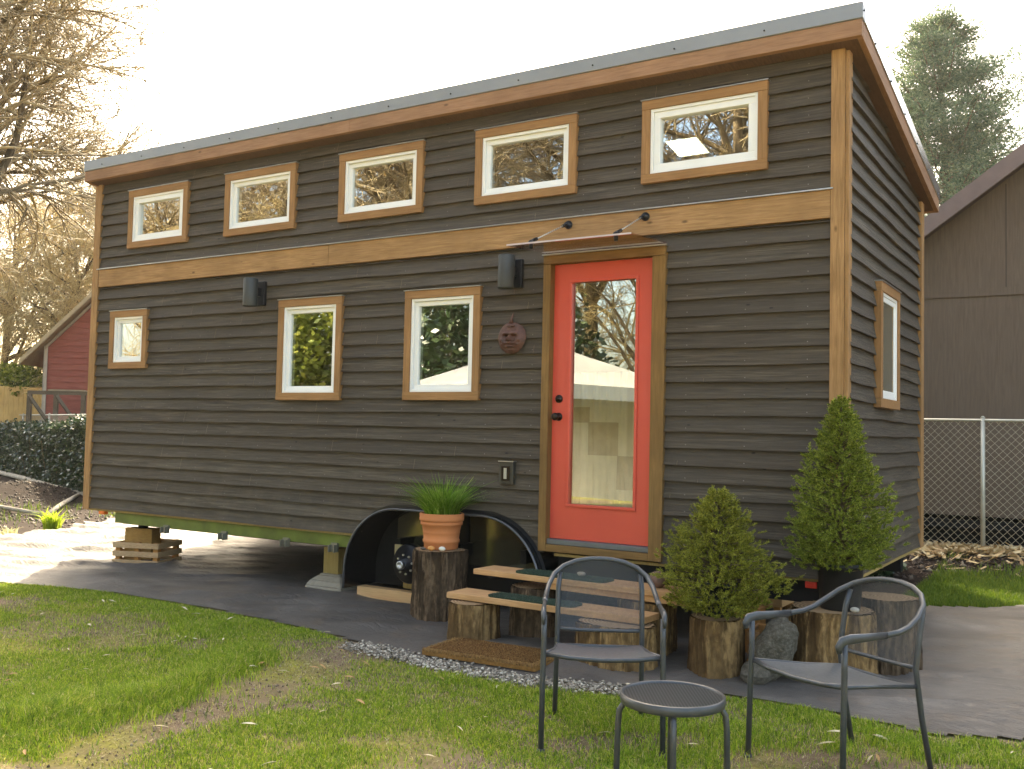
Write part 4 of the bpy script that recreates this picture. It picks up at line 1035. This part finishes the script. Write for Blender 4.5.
# ------------------------------------------------------------------ blocking, crates, lumber under the house
def pier():
    t = thing('pier_block', 'grey concrete pier block with square wood post under the green rail', 'pier block', (-4.40, .33, 0))
    mb = MB(); k = lambda s, z: [(-4.40-s, .33-s, z), (-4.40+s, .33-s, z), (-4.40+s, .33+s, z), (-4.40-s, .33+s, z)]
    kk = [k(.21, 0), k(.205, .04), k(.175, .085), k(.125, .125), k(.11, .14)]
    for a, b_ in zip(kk[:-1], kk[1:]): mb.prism(a, b_)
    mb.build('base', M_conc, t, bevel=.012)
    MB().box(-4.485, -4.315, .22, .40, .141, .368).build('post', M_block, t, bevel=.003)
pier()
obox('timber', 'orange new lumber beam lying on the fabric by the wheel hub', 'timber', -3.40, .115, .012, .100, 1.12, .10, 0.0, M_beam)
obox('timber', 'upright wood block propping the wheel hub', 'timber', -3.44, .28, .101, .165, .30, .14, 0.0, M_block)
def crate(label, cx, cy, lx, ly, h, rot, rows, mat, z=0.0, group=None):
    t = thing('slatted_crate', label, 'crate', (cx, cy, z), group); mt = Matrix.Translation((cx, cy, 0)) @ Matrix.Rotation(rot, 4, 'Z')
    mb = MB(); th = .018; sh = h/(rows*1.55)
    for i in range(rows):
        z0 = z + .012 + i*(h-.02-sh)/(rows-1)
        mb.box(-lx/2, lx/2, -ly/2, -ly/2+th, z0, z0+sh, mt); mb.box(-lx/2, lx/2, ly/2-th, ly/2, z0, z0+sh, mt)
        mb.box(-lx/2, -lx/2+th, -ly/2+th+.001, ly/2-th-.001, z0+.001, z0+sh, mt); mb.box(lx/2-th, lx/2, -ly/2+th+.001, ly/2-th-.001, z0+.001, z0+sh, mt)
    mb.build('slats', mat, t, bevel=.002)
    mb = MB()
    for sx in (-1, 0, 1):
        for sy in (-1, 1):
            x, y = sx*(lx/2-th-.026), sy*(ly/2-th-.026)
            mb.box(x-.024, x+.024, y-.024, y+.024, z+.002, z+h-.004, mt)
    mb.box(-lx/2+.02, lx/2-.02, -ly/2+.02, ly/2-.02, z+.003, z+.012, mt)
    mb.build('posts', M_carton, t); return t
crate('pale slatted wood crate on the ground under the left end of the house', -6.87, .24, .50, .44, .24, .35, 3, M_crate)
obox('wood_block', 'orange-brown wood block standing in the left slatted crate', 'block', -6.93, .22, .016, .36, .30, .16, .35, wood('crib_block', (.32, .17, .05), (.46, .27, .09), axis=0))
mb = MB(); mb.lathe([(.05, 0), (.05, .02), (.02, .05), (.02, .10), (.04, .115)], (-6.93, .22, .361), 16)
tag(mb.build('jack_screw', M_black, None, origin=(-6.93, .22, .361)), 'black screw jack on the wood block under the house end', 'jack')
crate('small slatted wood crate behind the pointed rock', -.30, -.20, .40, .30, .24, .1, 3, wood('red_crate', (.28, .13, .05), (.42, .22, .09), axis=0))
obox('timber', 'brown wood block behind the shorter shrub under the house', 'timber', -.62, .02, .012, .32, .22, .16, .1, M_carton)
crate('dark wood cribbing stack deep beneath the house on the right', -1.0, 1.45, .5, .4, .40, 0, 4, M_beam)

# ------------------------------------------------------------------ chain-link fences
def chain_fence(label, p0, p1, zb, ht, posts, wire=True, r=.0038):
    p0 = Vector((*p0, 0)); p1 = Vector((*p1, 0)); d = (p1-p0); Ln = d.length; d.normalize(); nrm = Vector((-d.y, d.x, 0))
    t = thing('chain_link_fence', label, 'fence', (p0.x, p0.y, zb))
    Mg = plain('galvanised_steel', (.50, .47, .38), .45, .5, .35)
    MB().tube([p0+Vector((0, 0, zb+ht)), p1+Vector((0, 0, zb+ht))], .018, 8).build('top_rail', Mg, t)
    for s in posts:
        q = p0 + d*s; MB().tube([q+Vector((0, 0, zb-.15)), q+Vector((0, 0, zb+ht+.03))], .025, 10).tube([q+Vector((0, 0, zb+ht+.03)), q+Vector((0, 0, zb+ht+.05))], [.028, .01], 8).build('post', Mg, t)
    if wire:
        mb = MB(); sp = .085; n = int(Ln/sp); nz = int(ht/(sp/2))
        for i in range(n):
            pa = []
            for k in range(nz+1):
                u = i*sp + (sp/2 if k % 2 else 0); sgn = .006 if k % 2 else -.006
                pa.append(p0 + d*(u+sp*.5) + nrm*(sgn+.028) + Vector((0, 0, zb + k*ht/nz)))
            mb.tube(pa, r, 3, cap=False)
            pb = []
            for k in range(nz+1):
                u = i*sp + (-sp/2 if k % 2 else 0); sgn = -.006 if k % 2 else .006
                pb.append(p0 + d*(u+sp*.5) + nrm*(sgn+.028) + Vector((0, 0, zb + k*ht/nz)))
            mb.tube(pb, r, 3, cap=False)
        mb.build('wire_mesh', plain('fence_wire', (.58, .50, .36), .5, .5, .2), t)
chain_fence('galvanised chain-link fence before the brown shed on the right', (-2.5, 6.15), (4.5, 6.15), .14, 1.52, (0, 2.60, 5.2, 7.0))
chain_fence('galvanised chain-link fence above the ivy hedge on the left', (-26.9, 10.75), (-13.9, 5.35), 0.0, 1.57, (2.0, 5.8, 11.45, 14.0), wire=True, r=.0025)

# ------------------------------------------------------------------ ivy hedge
def leaves(n, fn, size, g, flat=.3):
    p = fn(n); a = g.normal(0, 1, (n, 3)); a[:, 2] *= .7; a /= np.linalg.norm(a, axis=1)[:, None]
    b = np.cross(a, g.normal(0, 1, (n, 3))); b /= np.linalg.norm(b, axis=1)[:, None]
    s = g.uniform(.6, 1.2, n)[:, None]*size
    P = np.stack([p - a*s, p + b*s*.55, p + a*s, p - b*s*.55], 1).reshape(-1, 3)
    return P, np.arange(4*n).reshape(-1, 4)
def hedge():
    t = thing('ivy_hedge', 'low dark ivy hedge covering the chain-link fence on the left', 'hedge', (-19, 6.9, 0))
    g = np.random.default_rng(3); p0 = np.array([-25.35, 9.75]); p1 = np.array([-13.75, 5.05]); d = p1-p0; L = np.linalg.norm(d); d = d/L; nn = np.array([-d[1], d[0]])
    def fn(n):
        s = g.uniform(0, L, n); top = 1.10 + .22*fbm(s, s*0, 1.2, 4) + .20*(s/L); z = g.uniform(0, 1, n)**.85*top
        dep = np.where(g.random(n) < .7, -.42, g.uniform(-.42, .42, n)) + .16*(fbm(s, z, 2.2, 9)-.5) + g.normal(0, .04, n)
        tp = g.random(n) < .18; z = np.where(tp, top + g.normal(0, .05, n), z); dep = np.where(tp, g.uniform(-.42, .4, n), dep)
        return np.stack([p0[0]+d[0]*s+nn[0]*dep, p0[1]+d[1]*s+nn[1]*dep, z], -1)
    P, F = leaves(42000, fn, .05, g); np_mesh('foliage', P, F, M_ivy, t, (-19, 6.9, 0))
    mb = MB(); R = random.Random(2)
    for i in range(300):
        s = R.uniform(0, L); q = p0+d*s - nn*(R.uniform(.15, .46)); h = R.uniform(.6, 1.45); e = R.uniform(-.35, .35)
        mb.tube([(q[0], q[1], 0), (q[0]+e*.5, q[1], h*.5), (q[0]+e, q[1], h)], [.010, .007, .003], 4, cap=False)
    mb.build('stems', M_bark3, t)
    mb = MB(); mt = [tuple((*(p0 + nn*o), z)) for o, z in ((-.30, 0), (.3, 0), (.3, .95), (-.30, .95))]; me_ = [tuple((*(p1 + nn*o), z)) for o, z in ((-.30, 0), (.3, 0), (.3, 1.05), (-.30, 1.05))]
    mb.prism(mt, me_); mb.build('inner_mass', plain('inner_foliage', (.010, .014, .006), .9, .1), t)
hedge()

# garden edging timbers
def pole(label, pts, r=.045):
    mb = MB(); mb.tube(pts, r, 8, flat=(.8, 1)); o = mb.build('edging_timber', plain('grey_timber', (.38, .33, .26), .9, .2, var=.3), None, origin=pts[0]); tag(o, label, 'timber', 'garden edging timbers')
pole('long grey edging board along the foot of the ivy hedge', [(-23.6, 8.45, .05), (-20.3, 7.15, .07), (-17.4, 6.0, .06), (-14.6, 4.9, .06)], .07)
pole('thin pole slanting across the soil bed', [(-15.0, 4.98, .06), (-13.6, 3.75, .05), (-11.95, 2.42, .05)], .04)
pole('thin pole lying at the near edge of the soil bed', [(-15.4, 2.95, .05), (-13.5, 2.62, .05), (-11.97, 2.33, .05)], .04)
def plant(label, cx, cy, h, n, mat):
    t = thing('garden_plant', label, 'plant', (cx, cy, 0)); x = nr.normal(cx, .04, n); y = nr.normal(cy, .04, n)
    blades('leaves', x, y, np.zeros(n), h*nr.uniform(.5, 1.1, n), np.full(n, .028), mat, kind=None, lean=1.1, parent=t, origin=(cx, cy, 0))
plant('bright lime clump of leaves in the soil bed', -10.35, 1.45, .30, 90, leafmat('lime_leaf', [(0, (.30, .42, .03)), (1, (.52, .60, .08))], .5))
plant('small pale sprout at the left edge of the soil bed', -9.95, .62, .16, 30, leafmat('pale_leaf', [(0, (.42, .40, .16)), (1, (.7, .66, .4))], .4))

# ------------------------------------------------------------------ sheds, wooden fence, deck rail
def red_shed():
    c = Vector((-23.27, 9.445, 0)) ; t = thing('red_shed', 'red lap-sided shed with low gable roof behind the left fence', 'shed', tuple(c))
    Wd, Dp, ez = 4.37, 4.5, 3.445; ap = ez + Wd/2*1.0
    mt = Matrix(((CU.x, CF.x, 0, c.x), (CU.y, CF.y, 0, c.y), (0, 0, 1, 0), (0, 0, 0, 1)))
    P = lambda x, y, z: tuple(mt @ Vector((x, y, z)))
    Mr = NM('red_lap_siding'); n = Mr.noise((1, 1, 12), 3, 4); Mr.col(Mr.ramp(n, [(.3, (.20, .050, .038)), (.7, (.31, .085, .064))])).set(.7, .3)
    mb = MB(); z = 0.0
    while z < ap:
        z1 = min(z+.165, ap); x0 = max(0, z1-ez) if z1 > ez else 0; x00 = max(0, z-ez)
        mb.quad(P(x00, -.02, z), P(Wd-x00, -.02, z), P(Wd-x0, -.001, z1), P(x0, -.001, z1)); mb.quad(P(x00, 0, z), P(Wd-x00, 0, z), P(Wd-x00, -.02, z), P(x00, -.02, z)); z = z1
    mb.quad(P(0, 0, 0), P(0, Dp, 0), P(0, Dp, ez), P(0, 0, ez)); mb.quad(P(Wd, 0, 0), P(Wd, Dp, 0), P(Wd, Dp, ez), P(Wd, 0, ez))
    mb.build('wall', Mr.m, t)
    mb = MB(); mb.box(-.02, .07, -.045, -.021, 0, ez, mt).box(-.03, -.001, -.045, .08, 0, ez, mt); mb.build('corner_trim', plain('white_trim', (.42, .36, .29), .6), t)
    mb = MB(); o = .57
    for s in (-1, 1):
        xa = -o if s < 0 else Wd+o; xm = Wd/2; za = ez-o+.04; zm = ap+.04
        a = [P(xa, -.20, za), P(xm, -.20, zm), P(xm, -.20, zm+.10), P(xa, -.20, za+.10)]; b_ = [P(xa, Dp+.3, za), P(xm, Dp+.3, zm), P(xm, Dp+.3, zm+.12), P(xa, Dp+.3, za+.12)]
        mb.prism(a, b_)
    rf = mb.build('roof', wood('shed_rafter_wood', (.22, .13, .06), (.36, .23, .11), axis=1), t)
    mb = MB()
    xa = -o; a = [P(xa-.03, -.25, ez-o+.03), P(Wd/2, -.25, ap+.06), P(Wd/2, -.25, ap+.20), P(xa-.03, -.25, ez-o+.17)]; b_ = [P(xa-.03, -.202, ez-o+.03), P(Wd/2, -.202, ap+.06), P(Wd/2, -.202, ap+.20), P(xa-.03, -.202, ez-o+.17)]
    mb.prism(a, b_); mb.build('rake_board', plain('weathered_rake', (.42, .33, .20), .8), rf)
    mb = MB(); a = [P(-.0, -.05, ez+.0), P(Wd/2, -.05, ap-.02), P(Wd/2, -.05, ap-.12), P(0, -.05, ez-.1)]; b_ = [P(-.0, -.022, ez+.0), P(Wd/2, -.022, ap-.02), P(Wd/2, -.022, ap-.12), P(0, -.022, ez-.1)]
    mb.prism(a, b_); mb.build('gable_trim', plain('grey_gable_trim', (.30, .24, .18), .6), rf)
red_shed()
def wood_fence():
    c = Vector((-30.69, 7.09, 0)); t = thing('wooden_fence', 'honey-coloured vertical board fence left of the red shed', 'fence', tuple(c)); mb = MB(); x = 0; R = random.Random(4)
    mt = Matrix(((CU.x, CF.x, 0, c.x), (CU.y, CF.y, 0, c.y), (0, 0, 1, 0), (0, 0, 0, 1)))
    while x < 7.4:
        w_ = .14; z = 2.387 + R.uniform(-.02, .02); mb.box(x, x+w_-.006, 0+R.uniform(0, .004), .02, .05, z, mt); x += w_
    mb.build('boards', wood('honey_cedar', (.50, .31, .10), (.72, .50, .20), axis=2, knots=False), t)
    mb = MB(); mb.box(0, 7.3, .025, .07, .5, .6, mt).box(0, 7.3, .025, .07, 1.85, 1.95, mt); mb.build('rails', M_block, t)
wood_fence()
def deck_rail():
    c = Vector((-22.23, 8.38, 0)); t = thing('deck_railing', 'weathered grey wooden railing with diagonal braces before the red shed', 'railing', tuple(c))
    mt = Matrix(((CU.x, CF.x, 0, c.x), (CU.y, CF.y, 0, c.y), (0, 0, 1, 0), (0, 0, 0, 1)))
    Mw = wood('weathered_rail', (.085, .065, .045), (.17, .135, .095), axis=0, knots=False)
    MB().box(-.02, 3.1, -.05, .05, 2.09, 2.185, mt).build('top_rail', Mw, t); MB().box(.50, 1.43, -.06, .06, 2.186, 2.225, mt).box(1.45, 3.1, -.06, .06, 2.186, 2.21, mt).build('cap_board', plain('pale_cap', (.30, .24, .17), .8), t)
    for x in (.02, .70, 1.40, 2.08, 2.75): MB().box(x-.05, x+.05, -.045, .045, 0, 2.088, mt).build('post', Mw, t)
    for x in (.03, .74, 1.55): MB().tube([mt @ Vector((x, -.07, 2.06)), mt @ Vector((x+.66, -.07, 1.2))], .05, 4, sm=False).build('brace', Mw, t)
    MB().box(-.1, 3.2, .05, 1.2, 1.1, 1.2, mt).build('deck', Mw, t)
deck_rail()
def brown_shed():
    y = 7.45; x0, xa, x1 = -3.0, 4.2, 11.4; sl = .717; za = 4.89 + (xa-.434)*sl; zs = lambda x: za - abs(x-xa)*sl
    t = thing('brown_shed', 'brown plywood-sided shed with sloping gable roof behind the right fence', 'shed', (0, y, 0)); zb = .47
    Mb = NM('brown_plywood'); n = Mb.noise((12, 3, .9), 3, 6, .6, .8); n2 = Mb.noise((1, 1, 1), .7, 3)
    c = Mb.ramp(n, [(.3, (.112, .077, .052)), (.7, (.148, .104, .071))]); c = Mb.mix(Mb.ramp(n2, [(.4, (0, 0, 0)), (.7, (.25, .25, .25))]), c, (.13, .09, .062)); Mb.col(c).set(.7, .3).bump(n, .15, .01)
    mb = MB(); mb.prism([(x0, y, zb), (x1, y, zb), (x1, y, zs(x1)), (xa, y, za), (x0, y, zs(x0))], [(x0, y+7, zb), (x1, y+7, zb), (x1, y+7, zs(x1)), (xa, y+7, za), (x0, y+7, zs(x0))])
    mb.build('wall', Mb.m, t)
    MB().box(x0-.02, x1+.02, y-.022, y-.001, 3.27, 3.37).build('belt_trim', Mb.m, t)
    Msm = plain('seam_dark', (.05, .033, .024), .8)
    for bx in (-1.0, .22, 1.44, 2.66): MB().box(bx, bx+.012, y-.004, y-.0008, 3.372, max(3.4, zs(bx)-.05)).build('panel_seam', Msm, t)
    mb = MB(); ov = .5
    for s in (-1, 1):
        xe = x0-ov if s < 0 else x1+ov; ze = zs(x0)-ov*sl
        a = [(xe, y-.45, ze+.01), (xa, y-.45, za+.01), (xa, y-.45, za+.13), (xe, y-.45, ze+.13)]; mb.prism(a, [(p[0], y+7.4, p[2]) for p in a])
    rf = mb.build('roof', plain('brown_roofing', (.09, .06, .05), .85, .2), t)
    mb = MB(); xe = x0-ov; ze = zs(x0)-ov*sl
    for s in (-1, 1):
        xe = x0-ov if s < 0 else x1+ov
        a = [(xe, y-.49, ze-.10), (xa, y-.49, za-.10), (xa, y-.49, za+.14), (xe, y-.49, ze+.14)]; mb.prism(a, [(p[0], y-.452, p[2]) for p in a])
    mb.build('rake_board', plain('brown_rake', (.15, .10, .085), .6), rf)
    MB().box(x0+.1, x1-.1, y+.35, y+.4, -.05, zb).box(x0+.05, x1, y+.02, y+.2, .30, .40).build('crawl_shade_panel', M_dark, t)  # dark panels stand in for the shade below the shed wall
brown_shed()
def chips():
    g = np.random.default_rng(8); n = 5200; x = g.normal(-.1, .9, n); y = g.normal(6.3, .42, n); k = (y < 7.3) & (x > -3) & (x < 3.5); x = x[k]; y = y[k]; n = len(x)
    z = ground_h(x, y) + g.uniform(0, .05, n); a = g.uniform(0, PI, n); L = g.uniform(.02, .09, n); w_ = g.uniform(.006, .02, n); t_ = g.normal(0, .3, n)
    d = np.stack([np.cos(a), np.sin(a), t_], -1)*L[:, None]; s = np.stack([-np.sin(a), np.cos(a), g.normal(0, .3, n)], -1)*w_[:, None]; p = np.stack([x, y, z], -1)
    P = np.stack([p-d-s, p+d-s, p+d+s, p-d+s], 1).reshape(-1, 3); tag(np_mesh('wood_chips', P, np.arange(4*n).reshape(-1, 4), M_chips), kind='stuff', label='sunlit straw and wood chips along the foot of the right fence')
    n = 1500; x = g.normal(-.2, 1.6, n); y = g.normal(1.5, 1.2, n)
chips()

# ------------------------------------------------------------------ trees
def bare_tree(seed, h, r0, spread, levels, droop=0.0, trunk_frac=.35, up=.5, knob=False, nl=(9, 8, 8, 6)):
    R = random.Random(seed); big = MB(); tw = MB()
    def grow(p, d, L, r, lev):
        n = 6 if lev < 2 else 4; pts = [p.copy()]; dd = d.copy()
        for i in range(n):
            dd = dd + Vector((R.gauss(0, 1), R.gauss(0, 1), R.gauss(0, 1)))*(.13 if lev else .05)
            dd.z += (up*.10 if lev < 2 else 0) - droop*(.06 + .11*lev)*(i/n)
            dd.normalize(); pts.append(pts[-1] + dd*L/n)
        rad = [max(r*(1 - .75*i/n), .0046) for i in range(n+1)]
        if lev >= 2 and knob: rad = [q*(1.0 if i % 2 else 1.35) for i, q in enumerate(rad)]
        (big if lev <= 1 else tw).tube(pts, rad, 8 if lev == 0 else (5 if lev == 1 else 3), cap=False)
        if lev >= levels: return
        k = nl[lev]
        for i in range(k):
            s = (trunk_frac if lev == 0 else .2) + (1-(trunk_frac if lev == 0 else .2))*(i+R.random())/k; s = min(s, .99)
            j = int(s*n); q = pts[j].lerp(pts[min(j+1, n)], s*n-j)
            ax_ = (pts[min(j+1, n)]-pts[j]).normalized(); ph = R.uniform(0, 2*PI); o = ax_.orthogonal().normalized(); o = Matrix.Rotation(ph, 3, ax_) @ o
            an = R.uniform(.5, 1.05) if lev else R.uniform(.6, 1.15)
            nd = (ax_*math.cos(an) + o*math.sin(an)).normalized()
            ll = L*(spread if lev == 0 else R.uniform(.42, .68))*(1.05 - .5*s); grow(q, nd, ll, rad[j]*R.uniform(.45, .65), lev+1)
    grow(Vector((0, 0, -.1)), Vector((R.uniform(-.05, .05), R.uniform(-.05, .05), 1)), h, r0, 0)
    return big, tw
def place_tree(name, label, cat, loc, big, tw, mb_, mt_, group=None, rot=0):
    t = thing(name, label, cat, (0, 0, 0), group); big.build('trunk', mb_, t); tw.build('branches', mt_, t); t.location = loc; t.rotation_euler.z = rot; return t
BG = 'bare trees behind the left fences'
bA, tA = bare_tree(21, 10.5, .20, .62, 4, droop=.25, knob=True, nl=(20, 12, 10, 7))
tA_o = place_tree('bare_tree', 'tall bare tree reaching in from the upper left with knobbly brown twigs', 'tree', (-14.6, 1.8, 0), bA, tA, M_bark3, M_twig2, BG, 1.0)
bB, tB = bare_tree(5, 7.2, .16, .62, 4, droop=1.3, trunk_frac=.25, nl=(17, 11, 9, 7))
tB_o = place_tree('weeping_tree', 'golden bare weeping tree behind the red shed on the left', 'tree', (-26.5, 12.9, 0), bB, tB, M_bark3, M_twig, BG, .3)
bpy.context.view_layer.update()
def dup_tree(src, label, loc, rot, s, group):
    c = copy_tree(src); c.location = loc; c.rotation_euler.z = rot; c.scale = (s, s, s); c['label'] = label; c['group'] = group; return c
dup_tree(tA_o, 'bare knobbly-twigged tree standing just beyond the left edge behind the nearer one', (-17.9, 3.6, 0), 4.2, .92, BG)
dup_tree(tB_o, 'golden bare weeping tree over the wooden fence at the left edge', (-29.2, 11.6, 0), 2.2, 1.15, BG)
dup_tree(tB_o, 'pale weeping tree crown showing just above the red shed roof', (-25.3, 14.6, 0), 5.1, 1.25, BG)
dup_tree(tB_o, 'smaller golden bare tree farther back left of the house', (-31.5, 16.5, 0), 4.0, 1.3, BG)
# the far side of the yard, mirrored in the window glass
RG = 'bare trees across the yard mirrored in the windows'
for x, y, rot, k_, src, lab in ((-27.5, -17.5, 0, 1.25, tA_o, 'bare tree mirrored in the leftmost high window'), (-21.5, -19.0, 1.3, 1.3, tA_o, 'bare tree mirrored in the second high window'), (-16.6, -17.0, 2.9, 1.3, tA_o, 'bare tree mirrored in the middle high window'),
        (-11.6, -19.0, 4.4, 1.3, tA_o, 'bare tree mirrored in the fourth high window'), (-6.4, -17.0, 5.6, 1.3, tA_o, 'bare tree mirrored in the high window nearest the corner'), (-9.0, -17.5, 5.0, 1.1, tB_o, 'weeping bare tree mirrored in the door glass'), (-24.5, -15.5, .2, 1.1, tB_o, 'weeping bare tree mirrored in the small low window')):
    dup_tree(src, lab, (x, y, 0), rot, k_, RG)
def canopy_tent():
    c = Vector((-6.9, -8.2, 0)); t = thing('canopy_tent', 'white peaked canopy tent across the yard mirrored in the door glass', 'tent', tuple(c)); w_ = 1.75; mt = Matrix.Translation(c) @ Matrix.Rotation(.25, 4, 'Z')
    Mt_ = plain('tent_fabric', (.50, .48, .43), .7, .3, var=.04)
    mb = MB(); ap = mt @ Vector((0, 0, 2.95)); k = [mt @ Vector((sx*w_, sy*w_, 2.15)) for sx, sy in ((-1, -1), (1, -1), (1, 1), (-1, 1))]; lo = [mt @ Vector((sx*w_, sy*w_, 1.93)) for sx, sy in ((-1, -1), (1, -1), (1, 1), (-1, 1))]
    for i in range(4):
        j = (i+1) % 4; mb.tri(k[i], k[j], ap); mb.quad(lo[i], lo[j], k[j], k[i])
    mb.build('roof', Mt_, t)
    for sx, sy in ((-1, -1), (1, -1), (1, 1), (-1, 1)): MB().box(sx*w_-.02, sx*w_+.02, sy*w_-.02, sy*w_+.02, 0, 2.14, mt).build('leg', M_white, t)
    MB().box(-w_, w_, -w_+.02, -w_+.03, .2, 1.93, mt).build('side_wall', plain('tent_wall', (.52, .50, .42), .8), t)
canopy_tent()

def pine(label, loc, h, rad, seed, name='pine_tree', group=None, crown0=.33, per=60):
    t = thing(name, label, 'tree', (0, 0, 0), group); R = random.Random(seed); g = np.random.default_rng(seed); mb = MB()
    mb.tube([(0, 0, -.2), (.1, 0, h*.4), (-.15, 0, h*.75), (-.5, 0, h*.97)], [h*.018, h*.013, h*.007, h*.002], 10)
    cl = []
    nb = 270
    for i in range(nb):
        s = crown0 + (1-crown0)*(i/nb)**.95; z = h*s; u = (s-crown0)/(1-crown0)
        prof = math.sin(min(1, (u+.12)/.45)*PI/2)*(1-u)**.62 + .10
        a = R.uniform(0, 2*PI); L = rad*prof*R.uniform(.55, 1.12); bend = R.uniform(.0, .22)
        if u < .3: 
            if R.random() < .15: continue
        q0 = Vector((-.5*s**3, 0, z)); q1 = q0 + Vector((math.cos(a)*L*.6, math.sin(a)*L*.6, L*.12)); q2 = q0 + Vector((math.cos(a)*L, math.sin(a)*L, L*(.25+bend)))
        mb.tube([q0, q1, q2], [.07*(1-s)+.02, .035, .012], 5, cap=False)
        m_ = max(3, int(L*4.2))
        for k in range(m_):
            f = .3+.7*(k+R.random())/m_; p = q0.lerp(q1, f/.6) if f < .6 else q1.lerp(q2, (f-.6)/.4)
            sp = .30*L*f; cl.append((p.x+R.gauss(0, sp*.5), p.y+R.gauss(0, sp*.5), p.z+R.gauss(.06, .16), R.uniform(.30, .60)))
    mb.build('trunk', M_bark3, t)
    C = np.array(cl); idx = np.repeat(np.arange(len(C)), per); n = len(idx)
    d = g.normal(0, 1, (n, 3)); d[:, 2] = d[:, 2]*.7+.35; d /= np.linalg.norm(d, axis=1)[:, None]
    rr = (g.random(n)**.45)[:, None]*C[idx, 3:4]; base = C[idx, :3] + d*rr*np.array([1, 1, .6]); L = g.uniform(.07, .15, n)[:, None]
    sd_ = np.cross(d, g.normal(0, 1, (n, 3))); sd_ /= np.linalg.norm(sd_, axis=1)[:, None]; w_ = .024
    P = np.stack([base-sd_*w_, base+sd_*w_, base+d*L+sd_*w_*.4, base+d*L-sd_*w_*.4], 1).reshape(-1, 3)
    np_mesh('crown', P, np.arange(4*n).reshape(-1, 4), M_pine, t); t.location = loc; return t
pn = pine('tall green pine tree rising behind the house on the right', (-4.9, 39.3, 0), 19.9, 5.1, 5)
def leaf_bush(label, loc, rx, rz, n, mat, seed, size=.07):
    t = thing('leafy_bush', label, 'bush', loc); g = np.random.default_rng(seed)
    def fn(n):
        d = g.normal(0, 1, (n, 3)); d /= np.linalg.norm(d, axis=1)[:, None]; r = (g.random(n)**.4)[:, None]
        p = d*r*np.array([rx, rx*.7, rz]); p *= (.75 + .5*fbm(d[:, 0]*2+5, d[:, 1]*2+d[:, 2]*2, 1.5, seed))[:, None]; p[:, 2] += rz; return p + np.array(loc)
    P, F = leaves(n, fn, size, g); np_mesh('foliage', P, F, mat, t, loc)
    mb = MB(); R = random.Random(seed)
    for i in range(16): a = R.uniform(0, 2*PI); mb.tube([(loc[0], loc[1], loc[2]), (loc[0]+math.cos(a)*rx*.5, loc[1]+math.sin(a)*rx*.4, loc[2]+rz*1.3)], [.03, .008], 5)
    mb.build('stems', M_bark3, t)
leaf_bush('yellow-green leafy bush behind the wooden fence on the left', (-26.9, 10.9, 1.2), 1.5, 1.0, 7000, M_bush, 3, .08)

leaf_bush('big dark evergreen bush across the yard mirrored in the low window by the mask', (-12.2, -13.5, .5), 3.4, 2.9, 16000, M_ivy, 8, .11)
leaf_bush('yellow-green tree crown across the yard mirrored in the middle low window', (-16.6, -11.5, .8), 2.0, 2.2, 12000, M_bush, 9, .10)
def rear_hedge():  # hidden hedge added to shade the ground under and beside the house
    t = thing('shade_hedge', 'dense dark hedge added behind the house to shade the ground under it', 'hedge', (-4.6, 4.5, 0)); g = np.random.default_rng(31)
    def fn(n):
        x = g.uniform(-9.2, -.5, n); z = g.uniform(0, 3.2, n); y = 4.5 + np.where(g.random(n) < .6, -.5, g.uniform(-.5, .5, n)) + .2*(fbm(x, z, 1.5, 3)-.5); return np.stack([x, y, z], -1)
    P, F = leaves(24000, fn, .08, g); np_mesh('foliage', P, F, M_ivy, t, (-4.6, 4.5, 0))
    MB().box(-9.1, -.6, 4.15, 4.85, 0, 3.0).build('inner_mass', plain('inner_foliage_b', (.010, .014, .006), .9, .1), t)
rear_hedge()

# ------------------------------------------------------------------ fallen dry leaves
def litter():
    mb = MB(); n = 5
    for i in range(n):
        def q(ii, s): t = ii/n; w_ = .009*math.sin(PI*min(.97, max(.04, t)))**.7; return ((t-.5)*.075, s*w_, .006+.005*math.sin(PI*t)+.003*abs(s))
        mb.quad(q(i, -1), q(i+1, -1), q(i+1, 0), q(i, 0), True); mb.quad(q(i, 0), q(i+1, 0), q(i+1, 1), q(i, 1), True)
    src = None; R = random.Random(12); k = 0
    LC = [M_litter, plain('pale_dry_leaf', (.66, .56, .38), .8, .2), plain('tan_dry_leaf', (.42, .25, .11), .8, .2)]
    spots = []
    while len(spots) < 95:
        x = R.uniform(-6.6, 1.3); y = R.uniform(-3.9, -1.1); dx, dy = x-1.46, y+6.23; fw = -.53*dx+.848*dy; rt = .848*dx+.53*dy
        if in_poly(np.array([x]), np.array([y]), TARP)[0] or fw < 2.6 or abs(rt) > fw*.54: continue
        if fw < 4.2 and R.random() < .35: continue
        spots.append((x, y))
    meshes = []
    for mt in LC:
        o = mb.build('fallen_leaf', mt, None); meshes.append(o.data); bpy.data.objects.remove(o)
    for x, y in spots:
        o = bpy.data.objects.new('fallen_leaf', R.choice(meshes)); COL.objects.link(o); s = R.uniform(.4, 1.0)
        o.location = (x, y, float(ground_h(np.array([x]), np.array([y]))[0])+.012); o.rotation_euler = (R.uniform(-.4, .4), R.uniform(-.3, .3), R.uniform(0, PI)); o.scale = (s*R.uniform(.8, 1.3), s, s)
        tag(o, 'small curled pale dry leaf lying on the lawn', 'leaf', 'dry leaves scattered on the lawn')
litter()

def haze():  # haze volume added to imitate a soft lens veil
    mb = MB().box(-60, 30, -60, 70, -1.2, 26); m = NM('veil_haze'); m.n.remove(m.b)
    v = m.n.new('ShaderNodeVolumePrincipled'); v.inputs['Color'].default_value = (.95, .93, .88, 1); v.inputs['Density'].default_value = HAZE; v.inputs['Anisotropy'].default_value = .35
    m.t.links.new(v.outputs[0], m.out.inputs['Volume']); o = mb.build('haze', m.m); tag(o, 'thin pale haze added to imitate a soft lens veil', kind='stuff')
HAZE = .00035
haze()
